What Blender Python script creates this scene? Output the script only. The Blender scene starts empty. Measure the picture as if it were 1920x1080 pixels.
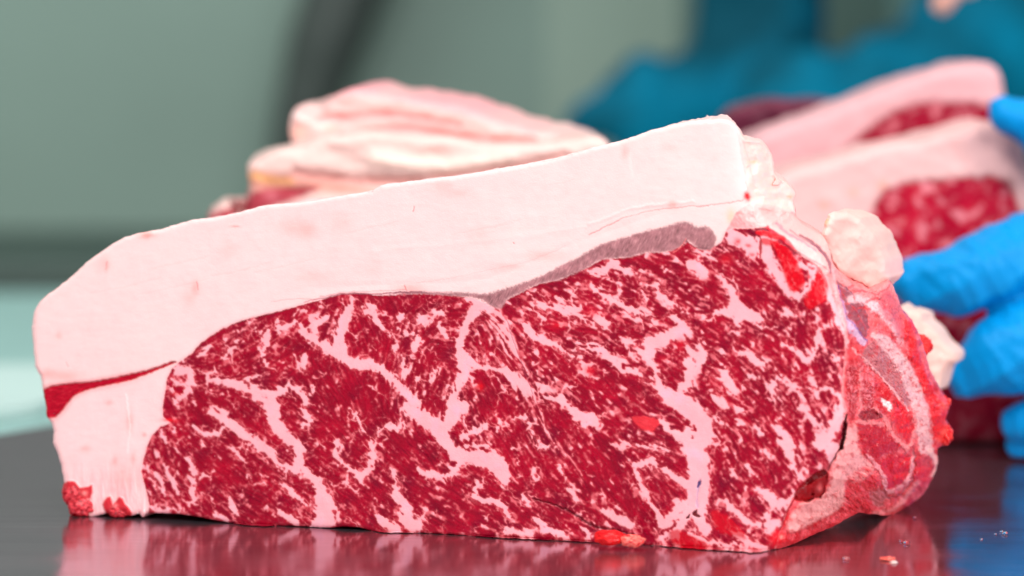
import bpy, math
import numpy as np
from mathutils import Vector, Matrix

# ================================================================= camera, world, lights
SC = bpy.context.scene
COL = SC.collection
S0 = 0.0002           # metres per design unit at 1.5 m
H = 1035 * S0         # the lens is this far above the table top (z = 0)

def at(px, py, d):
    """design coordinates (1920 wide) at distance d -> a point of the place"""
    return Vector(((px - 960) * S0 * d / 1.5, d, H - py * S0 * d / 1.5))

cam_d = bpy.data.cameras.new('camera'); cam = bpy.data.objects.new('camera', cam_d); COL.objects.link(cam)
cam.location = (0, 0, H); cam.rotation_euler = (math.pi / 2, 0, 0)
cam_d.sensor_width = 36; cam_d.lens = 36 * 1.5 / (1920 * S0)
cam_d.shift_y = -540 / 1920
cam_d.clip_start = .05; cam_d.clip_end = 50
cam_d.dof.use_dof = True; cam_d.dof.focus_distance = 1.545; cam_d.dof.aperture_fstop = 5.6
SC.camera = cam
SC.view_settings.view_transform = 'Standard'; SC.view_settings.look = 'None'
SC.view_settings.exposure = .08; SC.view_settings.gamma = 1

W = bpy.data.worlds.new('World'); SC.world = W; W.use_nodes = True
W.node_tree.nodes['Background'].inputs[0].default_value = (.80, .80, .82, 1)
W.node_tree.nodes['Background'].inputs[1].default_value = .42

def area(name, loc, target, size, power, colour, sy=None):
    l = bpy.data.lights.new(name, 'AREA'); l.energy = power; l.size = size; l.color = colour
    if sy: l.shape = 'RECTANGLE'; l.size_y = sy
    o = bpy.data.objects.new(name, l); COL.objects.link(o); o.location = loc
    o.rotation_euler = (Vector(target) - Vector(loc)).to_track_quat('-Z', 'Y').to_euler()
    return o
area('ceiling_lamp', (-.35, .75, 1.35), (0, 1.55, .05), .75, 21, (1, .985, .975))
area('ceiling_lamp_far', (.5, 1.9, 1.7), (.1, 1.75, 0), .7, 5, (.97, .99, 1))
area('front_lamp', (.55, .15, .9), (.05, 1.55, .05), .5, 9.5, (1, .985, .97))
area('end_fill', (1.05, .95, .55), (.14, 1.6, .08), 0.4, 8, (1, .985, .97))  # unseen light added to brighten the cut end
area('glint_light', (-.70, .80, .36), (0, 1.55, .05), .03, .7, (1, 1, 1))  # added light, placed to raise wet glints on the lean
area('glint_light_right', (.42, .5, .75), (.05, 1.55, .05), .04, 1.4, (1, 1, 1))  # second light added for glints on the wet meat
area('wall_lamp', (-.6, 2.6, 1.6), (-.3, 3.7, .2), .8, 12.5, (.93, 1, .97))

PITCH = 1.3      # grid pitch of the cut face in design units
# ---------------------------------------------------------------- numpy painting helpers
def _hash(ix, iy, seed):
    h = (ix.astype(np.int64) * 374761393 + iy.astype(np.int64) * 668265263 + seed * 974711) & 0xffffffff
    h = ((h ^ (h >> 13)) * 1274126177) & 0xffffffff
    return ((h ^ (h >> 16)) & 0xffff) / 65535.0

def gnoise(x, y, seed=0):
    """gradient noise, about -1..1"""
    x0 = np.floor(x); y0 = np.floor(y); fx = x - x0; fy = y - y0
    u = fx * fx * fx * (fx * (fx * 6 - 15) + 10); v = fy * fy * fy * (fy * (fy * 6 - 15) + 10)
    def g(dx, dy):
        a = _hash(x0 + dx, y0 + dy, seed) * 2 * math.pi
        return np.cos(a) * (fx - dx) + np.sin(a) * (fy - dy)
    a = g(0, 0); b = g(1, 0); c = g(0, 1); d = g(1, 1)
    return 1.5 * ((a + (b - a) * u) + ((c + (d - c) * u) - (a + (b - a) * u)) * v)

def fbm(x, y, s, seed=0, octv=3, gain=.5):
    t = 0; a = 1; n = 0
    for i in range(octv):
        t = t + a * gnoise(x / s, y / s, seed + 17 * i); n += a; a *= gain; s *= .5
    return t / n

def sstep(a, b, x):
    t = np.clip((x - a) / (b - a), 0, 1)
    return t * t * (3 - 2 * t)

def seg_dist(x, y, pts, widths=None, closed=False):
    """distance to a polyline; with widths: (interpolated half width - distance)"""
    best = np.full(x.shape, -1e9 if widths is not None else 1e9)
    n = len(pts)
    for i in range(n if closed else max(n - 1, 1)):
        ax, ay = pts[i]; bx, by = pts[(i + 1) % n] if n > 1 else pts[i]
        ex, ey = bx - ax, by - ay
        L = ex * ex + ey * ey + 1e-9
        t = np.clip(((x - ax) * ex + (y - ay) * ey) / L, 0, 1)
        d = np.hypot(x - ax - t * ex, y - ay - t * ey)
        if widths is None:
            best = np.minimum(best, d)
        else:
            wa, wb = widths[i], widths[(i + 1) % n]
            best = np.maximum(best, .5 * (wa + (wb - wa) * t) - d)
    return best

def inside(x, y, pts):
    r = np.zeros(x.shape, bool); n = len(pts)
    for i in range(n):
        ax, ay = pts[i]; bx, by = pts[(i + 1) % n]
        if ay == by: continue
        c = ((ay > y) != (by > y)) & (x < (bx - ax) * (y - ay) / (by - ay) + ax)
        r ^= c
    return r

def poly_sdf(x, y, pts):
    """positive inside"""
    d = seg_dist(x, y, pts, closed=True)
    return np.where(inside(x, y, pts), d, -d)

def smooth_line(pts, n=4):
    """Catmull-Rom through points (tuples of any length)"""
    P = np.array(pts, float); out = []
    for i in range(len(P) - 1):
        p0 = P[max(i - 1, 0)]; p1 = P[i]; p2 = P[i + 1]; p3 = P[min(i + 2, len(P) - 1)]
        for k in range(n):
            t = k / n
            out.append(.5 * ((2 * p1) + (-p0 + p2) * t + (2 * p0 - 5 * p1 + 4 * p2 - p3) * t * t + (-p0 + 3 * p1 - 3 * p2 + p3) * t ** 3))
    out.append(P[-1])
    return np.array(out)

def smooth_loop(pts, n=3):
    P = np.array(pts, float); N = len(P); out = []
    for i in range(N):
        p0, p1, p2, p3 = P[i - 1], P[i], P[(i + 1) % N], P[(i + 2) % N]
        for k in range(n):
            t = k / n
            out.append(.5 * ((2 * p1) + (-p0 + p2) * t + (2 * p0 - 5 * p1 + 4 * p2 - p3) * t * t + (-p0 + 3 * p1 - 3 * p2 + p3) * t ** 3))
    return np.array(out)

# ---------------------------------------------------------------- marbling of the cut face
# fat veins of the cut face: x, y, width along each vein (design units: 0.2 mm)
VEINS = """
407 711 14,435 718 16,462 729 16,484 744 18,507 758 20,511 780 18,502 760 18,515 793 20,535 818 20,558 838 22,560 864 20,551 884 14
569 878 12,595 911 14,607 933 26,607 960 34,600 982 32
395 773 14,418 787 16,440 800 18,462 820 16,484 835 16,507 849 18,518 867 12,540 878 12,560 872 12
364 798 6,382 811 10,404 815 12,418 798 10
438 842 8,449 856 8,460 869 4
522 900 8,535 913 10,555 929 10,578 949 5
524 960 7,551 973 12,562 982 8
433 933 8,436 951 9,442 964 8
362 915 10,364 935 9
353 862 8,362 880 8,362 893 7,360 911 8
313 878 5,324 902 8,335 927 6
280 893 6,298 915 9,313 929 6
273 875 4,291 891 7,304 904 4
304 809 4,309 824 7
324 800 6,327 813 9
280 949 5,293 958 7,324 955 6,335 960 6
400 955 5,409 969 8,424 978 5
462 889 5,471 902 7
373 898 5,382 889 6,395 893 4
329 696 8,351 696 16,358 713 14,351 735 14,329 744 8,322 735 5,328 716 12
495 629 9,507 636 12,495 651 10,493 667 9,498 684 8
480 618 5,498 627 8
522 602 6,527 616 8,551 604 7,562 609 7,569 624 9,584 633 14,595 607 10,613 596 12
569 624 12,595 642 16,618 656 18,638 664 18
447 638 4,431 658 7,422 671 7
373 667 8,391 651 10
569 664 5,571 691 8
475 707 6,498 696 7
462 711 10,480 731 10,495 740 14,529 733 14,538 720 9
538 720 8,560 733 8,573 751 9,571 772 8,580 790 10,569 800 7
511 744 14,516 780 18
587 724 5,582 740 7
404 762 8,422 776 14
318 747 6,329 753 5
658 567 14,649 591 20,640 620 20,633 644 22,644 662 20
600 644 18,622 653 16,644 671 18,667 682 20,689 682 20,707 689 16,724 702 15,744 720 16,764 740 18,782 756 22
689 571 8,700 582 12,702 600 10,716 613 8,733 631 5
676 578 6,693 587 7
752 596 14,757 590 12
786 598 16,796 602 18
764 598 4,742 622 5
816 584 12,831 587 12
822 609 12,833 627 15
782 636 14,778 653 17
760 624 6,773 627 7
742 651 12,746 652 8
756 673 7,756 698 10,751 713 6
769 689 5,760 709 6
782 707 5,778 727 7,782 736 5
818 696 11,811 713 11
896 564 22,884 593 20,871 616 17,862 644 16,867 676 24,871 698 24,862 720 16,853 742 16,844 760 20
876 560 12,896 563 24,918 580 18
878 676 22,900 689 14,933 693 9,956 704 18,978 720 19,996 738 14
1020 744 8,1053 751 14,1071 767 16,1089 782 22,1109 782 20,1116 789 15,1093 796 12
964 787 4,987 782 6,996 804 5,1002 827 5,1009 840 4
938 793 6,933 807 8
764 764 22,789 782 27,822 804 30,840 833 23,856 853 24,889 856 25,922 867 30,944 889 26,949 904 12
840 773 22,867 764 24
833 800 24,850 785 24,862 770 18
867 820 12,896 804 13,911 798 12
871 836 5,900 836 7,920 842 5
782 880 8,800 889 12,822 891 12,840 893 12,856 876 14,866 862 16
896 898 6,889 929 10,900 938 10,922 938 12,944 951 15,953 967 11
733 880 6,742 904 9,744 929 17,760 949 21,764 973 27,778 987 28
707 969 8,724 982 16,744 993 20
600 929 22,611 942 32,611 971 32,605 987 30
633 827 8,629 849 9,644 871 7,671 893 15,678 904 12
696 827 6,698 853 10,693 876 9,684 893 9
704 822 6,711 804 5,733 800 9,747 802 14,751 789 10
656 764 5,667 782 6,680 804 7
600 898 10,607 920 14
1102 509 8,1131 509 14,1147 496 13,1176 507 14,1191 516 7
1002 571 6,1031 576 10,1064 584 15,1084 578 11
1109 538 7,1142 560 11,1176 576 8,1204 591 7,1231 607 5
1160 533 7,1164 551 8
1071 582 8,1093 596 9,1142 618 5
1118 598 14,1128 604 16,1142 611 7
1204 547 8,1211 558 8
1231 533 6,1238 556 10,1267 573 7,1290 590 8
1289 493 10,1311 507 14,1322 513 13
1253 591 8,1276 604 18,1276 631 20
982 607 10,996 622 13
987 618 10,1004 633 15,1027 642 12,1058 658 10,1073 669 11
1080 651 8,1120 653 14,1151 678 13,1164 693 8,1191 698 9
1084 669 10,1098 689 12,1093 698 10
1164 636 6,1187 644 8
1204 644 14,1231 642 28,1253 631 24,1271 618 20
1216 658 26,1220 662 20
1204 662 18,1224 684 11,1236 724 16,1253 742 30,1276 756 32,1298 769 34,1318 800 40
1318 667 17,1298 689 17,1289 716 16,1276 733 22
1196 698 5,1209 716 5,1231 729 7
1240 789 10,1253 804 15,1284 822 20,1318 822 44
1298 820 44,1307 864 42,1309 909 38,1307 953 40
1191 871 9,1220 867 14,1249 884 10,1276 902 15,1298 909 20
1193 878 9,1202 909 10,1216 938 8,1231 958 12,1238 971 16
1238 984 22,1267 962 20,1280 944 14,1298 936 16
1133 958 10,1156 971 17,1180 984 19
1067 920 8,1080 936 9
1051 871 6,1053 887 6
1000 973 6,1020 989 15,1044 1000 13,1062 1009 12
953 996 14,998 1004 14
980 931 8,993 947 7
920 864 36,938 873 30,949 904 10
1002 820 4,1016 840 8,1033 833 4
962 840 8,963 841 8
1004 896 9,1006 898 9
1093 993 10,1104 1004 12
1164 827 3,1209 838 4,1253 844 7
1291 491 12,1313 502 13,1324 511 12
1287 467 2,1313 484 4
1311 473 4,1338 484 6
1356 524 5,1373 547 17,1378 573 22,1404 589 26,1422 600 17
1340 587 12,1369 584 20,1387 591 24
1431 453 26,1440 489 23,1458 516 15,1473 542 17,1493 556 18
1369 444 26,1404 458 30,1413 476 20
1502 496 13,1524 511 13,1516 538 11,1502 553 13
1471 587 11,1491 591 11
1516 591 4,1533 582 9,1531 613 5
1542 618 6,1562 600 6
1531 498 10,1551 520 12,1560 556 14,1569 587 14,1582 622 14
1280 613 14,1293 627 14
1291 653 12,1309 673 14
1290 680 18,1296 690 16
1331 702 5,1353 711 12,1362 693 9
1358 698 15,1369 720 18,1380 738 11
1336 744 14,1349 753 13,1362 764 5
1404 707 7,1422 709 8
1391 660 9,1413 671 13,1427 684 13,1433 693 7
1444 720 9,1458 711 11,1471 718 9,1491 727 6,1520 729 5
1444 724 7,1453 738 7,1464 756 4
1471 647 11,1493 658 10,1513 676 15,1522 667 13,1533 644 9,1536 622 6,1551 609 7
1558 664 7,1567 676 8,1578 669 6
1518 707 5,1531 729 6,1533 747 4
1538 731 7,1558 731 7,1576 747 10
1502 764 13,1520 782 11,1536 800 10,1542 809 7
1576 751 14,1573 778 18,1560 811 24,1538 831 26
1422 613 4,1458 611 5
1453 796 13,1469 813 19,1480 836 15
1378 784 8,1389 793 9
1344 778 7,1351 791 8
1422 804 8,1427 813 8
1469 776 10,1471 778 8
1393 769 7,1395 770 6
1311 651 9,1315 653 8
1462 824 10,1480 849 15,1487 871 12,1502 898 11
1493 851 5,1502 871 6,1513 887 4
1400 873 7,1409 893 8
1433 847 7,1444 860 7
1418 913 8,1440 931 17,1464 944 23,1480 936 17,1489 922 8
1369 949 13,1387 967 13,1404 980 13,1422 984 8
1436 964 13,1444 998 14,1458 976 13
1378 998 9,1391 1007 15,1413 1020 15,1436 1029 10
1293 1002 9,1324 1013 9,1358 1024 9,1378 1020 8
1302 962 24,1324 993 22
1500 958 50,1524 958 48,1569 920 30,1569 878 30,1560 840 26
1300 940 24,1270 995 16,1245 1005 14
"""
# seams with stringy fat (x y width): pink fibres running along them
SEAMS = """
905 570 26,925 590 34,945 630 34,960 667 28,985 707 20,998 738 14,1009 773 12,1022 807 10,1044 831 7,1053 838 5,1076 869 5,1093 909 4
"""
FLOW = [(290,860,65),(300,920,60),(340,760,60),(420,640,-30),(400,700,-20),(500,640,-40),(600,600,-50),(650,620,75),(700,600,60),
 (750,650,105),(800,600,-40),(860,600,-10),(850,640,10),(640,730,60),(700,750,80),(780,720,-75),(560,800,30),(450,780,40),(400,850,40),
 (500,900,35),(560,960,35),(700,850,40),(760,900,45),(800,950,30),(900,950,30),(930,800,60),(900,650,75),(940,660,60),(960,560,35),
 (1000,540,25),(1100,520,20),(1200,500,20),(1300,480,20),(1050,600,25),(1200,580,25),(1000,680,50),(1060,700,38),(1150,740,40),
 (1100,640,15),(1000,760,60),(1000,850,60),(1100,850,50),(1150,900,60),(1050,950,30),(1250,830,15),(1250,940,50),(1350,560,30),
 (1400,650,35),(1450,560,30),(1350,700,35),(1400,760,45),(1350,850,60),(1450,800,55),(1500,700,65),(1550,640,70),(1550,750,65),
 (1400,900,55),(1500,850,60),(1480,480,60),(1530,560,85),(1420,1000,40),(1300,960,60),(1630,750,75),(1700,850,70)]
# x, y, share of small fat flecks, elongation (0 round .. 1 streaky), size
DENS = [(300,860,.24,.7,1),(330,930,.24,.7,1),(340,720,.3,.3,1),(420,650,.22,.5,1),(520,620,.22,.3,1),(600,600,.3,.3,1),(450,760,.2,.2,1),
 (400,840,.22,.2,.9),(470,930,.2,.4,.9),(540,830,.2,.2,.9),(560,950,.22,.5,.9),(640,740,.14,.6,.8),(700,800,.16,.6,.8),(680,620,.14,.4,1),(760,640,.2,.4,1),
 (830,600,.26,.6,1),(800,720,.2,.6,.9),(680,900,.24,.4,.8),(780,860,.14,.7,.8),(850,930,.14,.8,.8),(930,960,.18,.8,.8),(940,800,.2,.5,.8),
 (900,660,.22,.8,1),(1000,560,.28,.9,1.3),(1100,530,.2,.9,1.3),(1200,500,.22,.9,1.2),(1300,480,.25,.9,1.2),(1050,620,.26,.9,1.3),(1180,600,.26,.9,1.3),(1280,560,.26,.8,1.3),
 (1020,700,.36,1,.9),(1100,740,.2,1,.9),(1180,760,.12,1,1),(1000,850,.16,.7,.7),(1100,860,.14,.8,.7),(1180,900,.2,.8,.8),(1050,940,.16,.7,.8),
 (1230,860,.2,.8,.8),(1350,540,.22,.7,1),(1400,500,.2,.6,1),(1500,500,.3,.4,1),(1400,620,.24,.8,.9),(1480,620,.2,.6,.8),(1340,650,.2,.8,1),(1350,700,.2,.9,1),(1400,760,.26,.9,1),
 (1480,740,.28,.9,.9),(1500,680,.26,.7,.8),(1550,650,.2,.9,.7),(1550,720,.2,1,.7),(1350,850,.2,.9,.8),(1400,900,.2,.9,.8),(1450,830,.16,.9,1),(1500,820,.2,1,.9),(1380,970,.3,.6,1),(1470,1000,.3,.6,1)]

def parse(txt):
    return [np.array([[float(v) for v in p.split()] for p in l.split(',')]) for l in txt.strip().split('\n')]

def idw(x, y, pts, vals, p=2.0):
    """inverse distance blend on a coarse grid, then read off at x, y"""
    gx = np.arange(40, 1821, 20.); gy = np.arange(200, 1081, 20.)
    X, Y = np.meshgrid(gx, gy)
    W = 0; S = [0] * len(vals[0])
    for (px, py), v in zip(pts, vals):
        w = 1 / ((X - px) ** 2 + (Y - py) ** 2 + 300) ** p
        W = W + w
        for k in range(len(S)): S[k] = S[k] + w * v[k]
    out = []
    fx = np.clip((x - 40) / 20, 0, len(gx) - 1.001); fy = np.clip((y - 200) / 20, 0, len(gy) - 1.001)
    ix = fx.astype(int); iy = fy.astype(int); tx = fx - ix; ty = fy - iy
    for s in S:
        s = s / W
        out.append((s[iy, ix] * (1 - tx) + s[iy, ix + 1] * tx) * (1 - ty) + (s[iy + 1, ix] * (1 - tx) + s[iy + 1, ix + 1] * tx) * ty)
    return out

def bil(A, fx, fy):
    h, w = A.shape
    fx = np.clip(fx, 0, w - 1.001); fy = np.clip(fy, 0, h - 1.001)
    ix = fx.astype(int); iy = fy.astype(int); tx = fx - ix; ty = fy - iy
    return (A[iy, ix] * (1 - tx) + A[iy, ix + 1] * tx) * (1 - ty) + (A[iy + 1, ix] * (1 - tx) + A[iy + 1, ix + 1] * tx) * ty

def blur(A, n=1):
    for _ in range(n):
        A = (np.roll(A, 1, 0) + 2 * A + np.roll(A, -1, 0)) / 4
        A = (np.roll(A, 1, 1) + 2 * A + np.roll(A, -1, 1)) / 4
    return A

def rank01(A):
    o = np.argsort(A, axis=None); r = np.empty(A.size); r[o] = np.linspace(0, 1, A.size)
    return r.reshape(A.shape)

def lic(N, ca, sa, pitch, length):
    """smear noise along the grain"""
    h, w = N.shape
    Y, X = np.mgrid[0:h, 0:w].astype(float)
    acc = N.copy(); n = 1
    k = int(length / pitch / 1.5)
    for sgn in (1, -1):
        x = X.copy(); y = Y.copy()
        for i in range(k):
            cx = bil(ca, x, y); cy = bil(sa, x, y)
            x += sgn * cx * 1.5; y += sgn * cy * 1.5
            acc += bil(N, x, y); n += 1
    return acc / n

def cells(x, y, seed):
    """distance to the border between neighbouring cells"""
    x0 = np.floor(x); y0 = np.floor(y); f1 = np.full(x.shape, 9.); f2 = f1.copy()
    for dy in (-1, 0, 1):
        for dx in (-1, 0, 1):
            cx = x0 + dx + .1 + .8 * _hash(x0 + dx, y0 + dy, seed); cy = y0 + dy + .1 + .8 * _hash(x0 + dx, y0 + dy, seed + 1)
            d = np.hypot(x - cx, y - cy)
            f2 = np.where(d < f1, f1, np.minimum(f2, d)); f1 = np.minimum(f1, d)
    return f2 - f1

def marbling(X, Y, pitch):
    """X, Y: design grid.  Returns fat amount 0..1 and a grain value 0..1 for the lean"""
    rng = np.random.RandomState(5)
    a2 = [(math.cos(2 * math.radians(f[2])), math.sin(2 * math.radians(f[2]))) for f in FLOW]
    c2, s2 = idw(X, Y, [f[:2] for f in FLOW], a2)
    ang = .5 * np.arctan2(s2, c2) + .35 * fbm(X, Y, 40, 71, 2)
    ca, sa = np.cos(ang), np.sin(ang)
    dens, elong, size = idw(X, Y, [f[:2] for f in DENS], [f[2:] for f in DENS])
    # LIC needs a consistent direction: keep +x side (angles are within -90..90)
    elong = np.clip(elong * 1.1, 0, 1)
    white = rng.rand(*X.shape)
    small = blur(white, max(1, int(3 / pitch)))
    med = blur(rng.rand(*X.shape), int(7 / pitch / pitch) + 2)
    L1 = rank01(lic(small, ca, sa, pitch, 8)); L2 = rank01(lic(med, ca, sa, pitch, 13)); R = rank01(fbm(X, Y, 12, 5, 3, .6)); R2 = rank01(fbm(X, Y, 7, 15, 2, .6))
    streak = rank01(.5 * L2 + .25 * L1 + .3 * R)
    stubby = rank01(.4 * L2 + .35 * R + .25 * R2)
    rnd = rank01(.6 * fbm(X, Y, 7.5, 25, 2, .6) + .25 * fbm(X, Y, 18, 26, 2) + .4 * fbm(X, Y, 4.2, 27, 1))
    N = elong * streak + (1 - elong) * (.55 * rnd + .45 * stubby)
    N = .88 * N + .12 * L1
    dd = dens * .66 * (1 + .75 * fbm(X, Y, 38, 9, 2))
    N = rank01(blur(N, 1))
    fleck = (N - (1 - dd)) / .12
    famp = .45 + .55 * sstep(-.25, .35, fbm(X, Y, 16, 28, 2))
    # thin branching threads
    wx = X + 9 * fbm(X, Y, 26, 31); wy = Y + 9 * fbm(X, Y, 26, 32)
    u = (wx * ca + wy * sa); 
    th = 1 - np.abs(fbm(wx + 5 * L2, wy + 5 * L1, 30, 33, 2)) * 9
    thread = (th - .25 - .6 * (R2 < .45)) * .9
    # veins with ragged edges
    ex = X + 5.5 * fbm(X, Y, 15, 41, 3, .6) + 7 * (L1 - .5) * sa; ey = Y + 5.5 * fbm(X, Y, 15, 42, 3, .6) + 7 * (L1 - .5) * ca
    V = np.full(X.shape, -99.)
    x0, y0 = X[0, 0], Y[0, 0]
    for P in parse(VEINS):
        S = smooth_line(P, 3)
        m = 14
        i0 = max(int((S[:, 0].min() - x0 - m - 20) / pitch), 0); i1 = int((S[:, 0].max() - x0 + m + 20) / pitch) + 1
        j0 = max(int((S[:, 1].min() - y0 - m - 20) / pitch), 0); j1 = int((S[:, 1].max() - y0 + m + 20) / pitch) + 1
        sl = (slice(j0, j1), slice(i0, i1))
        if V[sl].size == 0: continue
        v = seg_dist(ex[sl], ey[sl], S[:, :2], S[:, 2] * 1.0)
        V[sl] = np.maximum(V[sl], v)
    V = V + 2.6 * fbm(X, Y, 11, 51, 2) + 4.2 * (L2 - .52) + 1.5 * (L1 - .5)
    # stringy seams
    Sm = np.full(X.shape, -99.)
    for P in parse(SEAMS):
        S = smooth_line(P, 3)
        Sm = np.maximum(Sm, seg_dist(ex, ey, S[:, :2], S[:, 2]))
    fib = rank01(lic(blur(rng.rand(*X.shape), 2), ca, sa, pitch, 22))
    seam = np.minimum(Sm / 4, (fib - .38) / .2)
    fat = np.maximum.reduce([sstep(-1.6, 1.6, V - 1.8), sstep(-.5, 1, fleck) * famp, sstep(-.5, .9, seam) * .9])
    # fat between the muscle bundles: broken lines with crenulated edges
    ra = math.radians(42)
    wX = X + 9 * fbm(X, Y, 30, 33, 3, .6) + 4 * fbm(X, Y, 8, 35, 2); wY = Y + 9 * fbm(X, Y, 30, 34, 3, .6) + 4 * fbm(X, Y, 8, 36, 2)
    uu = wX * math.cos(ra) + wY * math.sin(ra); vv = -wX * math.sin(ra) + wY * math.cos(ra)
    c1 = cells(uu / 40, vv / 24, 91) * 24; c2 = cells(uu / 22 + 7, vv / 11, 95) * 11
    m1 = fbm(X, Y, 34, 37, 2); m2 = fbm(X, Y, 24, 38, 2); near = sstep(-30, 0, V)
    dn = (dens - .2) * 14
    Vn = V + 4.5 * np.exp(-c2 / 2.2) - 2.2 + 3.0 * np.exp(-c1 / 4) * .6
    fat = np.maximum(np.where(V > -9, sstep(-1.6, 1.6, Vn), 0), fat * 1)
    net = sstep(-1.5, 1.5, (-1.5 + 7.0 * m1 + dn * .7 + 1.2 * near) * .9 + 2.2 * (L2 - .5) - c1) * .92
    net2 = sstep(-1.1, 1.1, (-.6 + 4.8 * m2 + dn * .4 + 1.0 * near) * .7 + 1.4 * (L1 - .5) - c2) * (.36 + .4 * near)
    fine = rank01(.7 * L1 + .3 * rnd)
    hairs = sstep(.95 - .12 * near, 1.0, fine) * .4
    fat = np.maximum.reduce([fat, net, net2, hairs])
    soft = sstep(-5, 3, V + 5 * (fine - .5)) * .22
    fat = .4 * fat + .6 * blur(fat, 2 if pitch < 1.4 else 1)
    fat = np.maximum(.4 * fat + .6 * sstep(.14, .85, fat), soft)
    # islands of lean inside the pale patch on the left
    isl = [(335,730,9),(322,722,5),(1302,803,4),(1297,820,3),(870,652,3),(545,716,4),(1250,660,5),(1262,668,4)]
    for x_, y_, r_ in isl:
        fat = np.minimum(fat, sstep(-1.5, 1.5, np.hypot(ex - x_, ey - y_) - r_))
    grain = .6 * fib + .4 * L1
    return fat, grain, L1, V

# ================================================================= object helpers
def tag(o, label=None, cat=None, group=None, kind=None):
    if label: o['label'] = label
    if cat: o['category'] = cat
    if group: o['group'] = group
    if kind: o['kind'] = kind
    return o

def empty(name, loc, label, cat, group=None):
    o = bpy.data.objects.new(name, None); COL.objects.link(o); o.location = loc; o.empty_display_size = .02
    return tag(o, label, cat, group)

def quad_mesh(name, V, F, col=None, rough=None, mat=None, parent=None, normals=None):
    """V (n,3), F (m,4) arrays -> one mesh object"""
    V = np.asarray(V, np.float32); F = np.asarray(F, np.int32)
    used = np.unique(F); remap = np.zeros(len(V), np.int32); remap[used] = np.arange(len(used))
    V = V[used]; F = remap[F]
    me = bpy.data.meshes.new(name)
    me.vertices.add(len(V)); me.loops.add(F.size); me.polygons.add(len(F))
    me.vertices.foreach_set('co', V.ravel()); me.loops.foreach_set('vertex_index', F.ravel())
    me.polygons.foreach_set('loop_start', np.arange(0, F.size, F.shape[1], dtype=np.int32))
    me.polygons.foreach_set('use_smooth', np.ones(len(F), bool))
    me.update(calc_edges=True)
    if col is not None:
        a = me.color_attributes.new('Col', 'FLOAT_COLOR', 'POINT')
        c = np.ones((len(V), 4), np.float32); c[:, :3] = np.asarray(col)[used]; a.data.foreach_set('color', c.ravel())
        r = me.attributes.new('wet', 'FLOAT', 'POINT'); r.data.foreach_set('value', np.asarray(rough, np.float32)[used])
    me.validate()
    if normals is not None:
        me.normals_split_custom_set_from_vertices(np.asarray(normals)[used].tolist())
    if mat: me.materials.append(mat)
    o = bpy.data.objects.new(name, me); COL.objects.link(o)
    if parent is not None:
        o.parent = parent; o.matrix_parent_inverse = Matrix.Translation(-parent.location)
    return o

# ---------------------------------------------------------------- materials
def newmat(name):
    m = bpy.data.materials.new(name); m.use_nodes = True
    nt = m.node_tree; b = nt.nodes['Principled BSDF']
    return m, nt, b
def node(nt, t, **kw):
    n = nt.nodes.new(t)
    for k, v in kw.items(): setattr(n, k, v)
    return n

def meat_material(name, bump=.0003, scale=1800, sss=.0, spec=.5):
    m, nt, b = newmat(name); L = nt.links.new
    a = node(nt, 'ShaderNodeAttribute', attribute_name='Col'); w = node(nt, 'ShaderNodeAttribute', attribute_name='wet')
    tc = node(nt, 'ShaderNodeTexCoord')
    n1 = node(nt, 'ShaderNodeTexNoise'); n1.inputs['Scale'].default_value = scale; n1.inputs['Detail'].default_value = 3
    L(tc.outputs['Object'], n1.inputs['Vector'])
    n2 = node(nt, 'ShaderNodeTexNoise'); n2.inputs['Scale'].default_value = 260; n2.inputs['Detail'].default_value = 4
    L(tc.outputs['Object'], n2.inputs['Vector'])
    hs = node(nt, 'ShaderNodeMapRange'); hs.inputs['From Min'].default_value = .3; hs.inputs['From Max'].default_value = .7
    hs.inputs['To Min'].default_value = .975; hs.inputs['To Max'].default_value = 1.015
    L(n2.outputs['Fac'], hs.inputs['Value'])
    mx = node(nt, 'ShaderNodeMix', data_type='RGBA', blend_type='MULTIPLY'); mx.inputs[0].default_value = 1
    L(a.outputs['Color'], mx.inputs[6]); L(hs.outputs[0], mx.inputs[7])
    L(mx.outputs[2], b.inputs['Base Color'])
    bp = node(nt, 'ShaderNodeBump'); bp.inputs['Strength'].default_value = 1; bp.inputs['Distance'].default_value = bump
    L(n1.outputs['Fac'], bp.inputs['Height']); L(bp.outputs['Normal'], b.inputs['Normal'])
    rr = node(nt, 'ShaderNodeMapRange'); rr.inputs['To Min'].default_value = .6; rr.inputs['To Max'].default_value = .07
    L(w.outputs['Fac'], rr.inputs['Value']); L(rr.outputs[0], b.inputs['Roughness'])
    sp = node(nt, 'ShaderNodeMapRange'); sp.inputs['From Min'].default_value = .5; sp.inputs['To Min'].default_value = spec * .7; sp.inputs['To Max'].default_value = spec * 1.3
    L(w.outputs['Fac'], sp.inputs['Value']); L(sp.outputs[0], b.inputs['Specular IOR Level'])
    if sss:
        b.inputs['Subsurface Weight'].default_value = sss
        b.inputs['Subsurface Radius'].default_value = (1, .45, .35); b.inputs['Subsurface Scale'].default_value = .0012
    return m
MEAT = meat_material('cut_meat_and_fat', bump=.00008, spec=.22, sss=.15)
MEAT_FAR = meat_material('blurred_meat', bump=.00004, scale=700, spec=.2)

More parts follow.
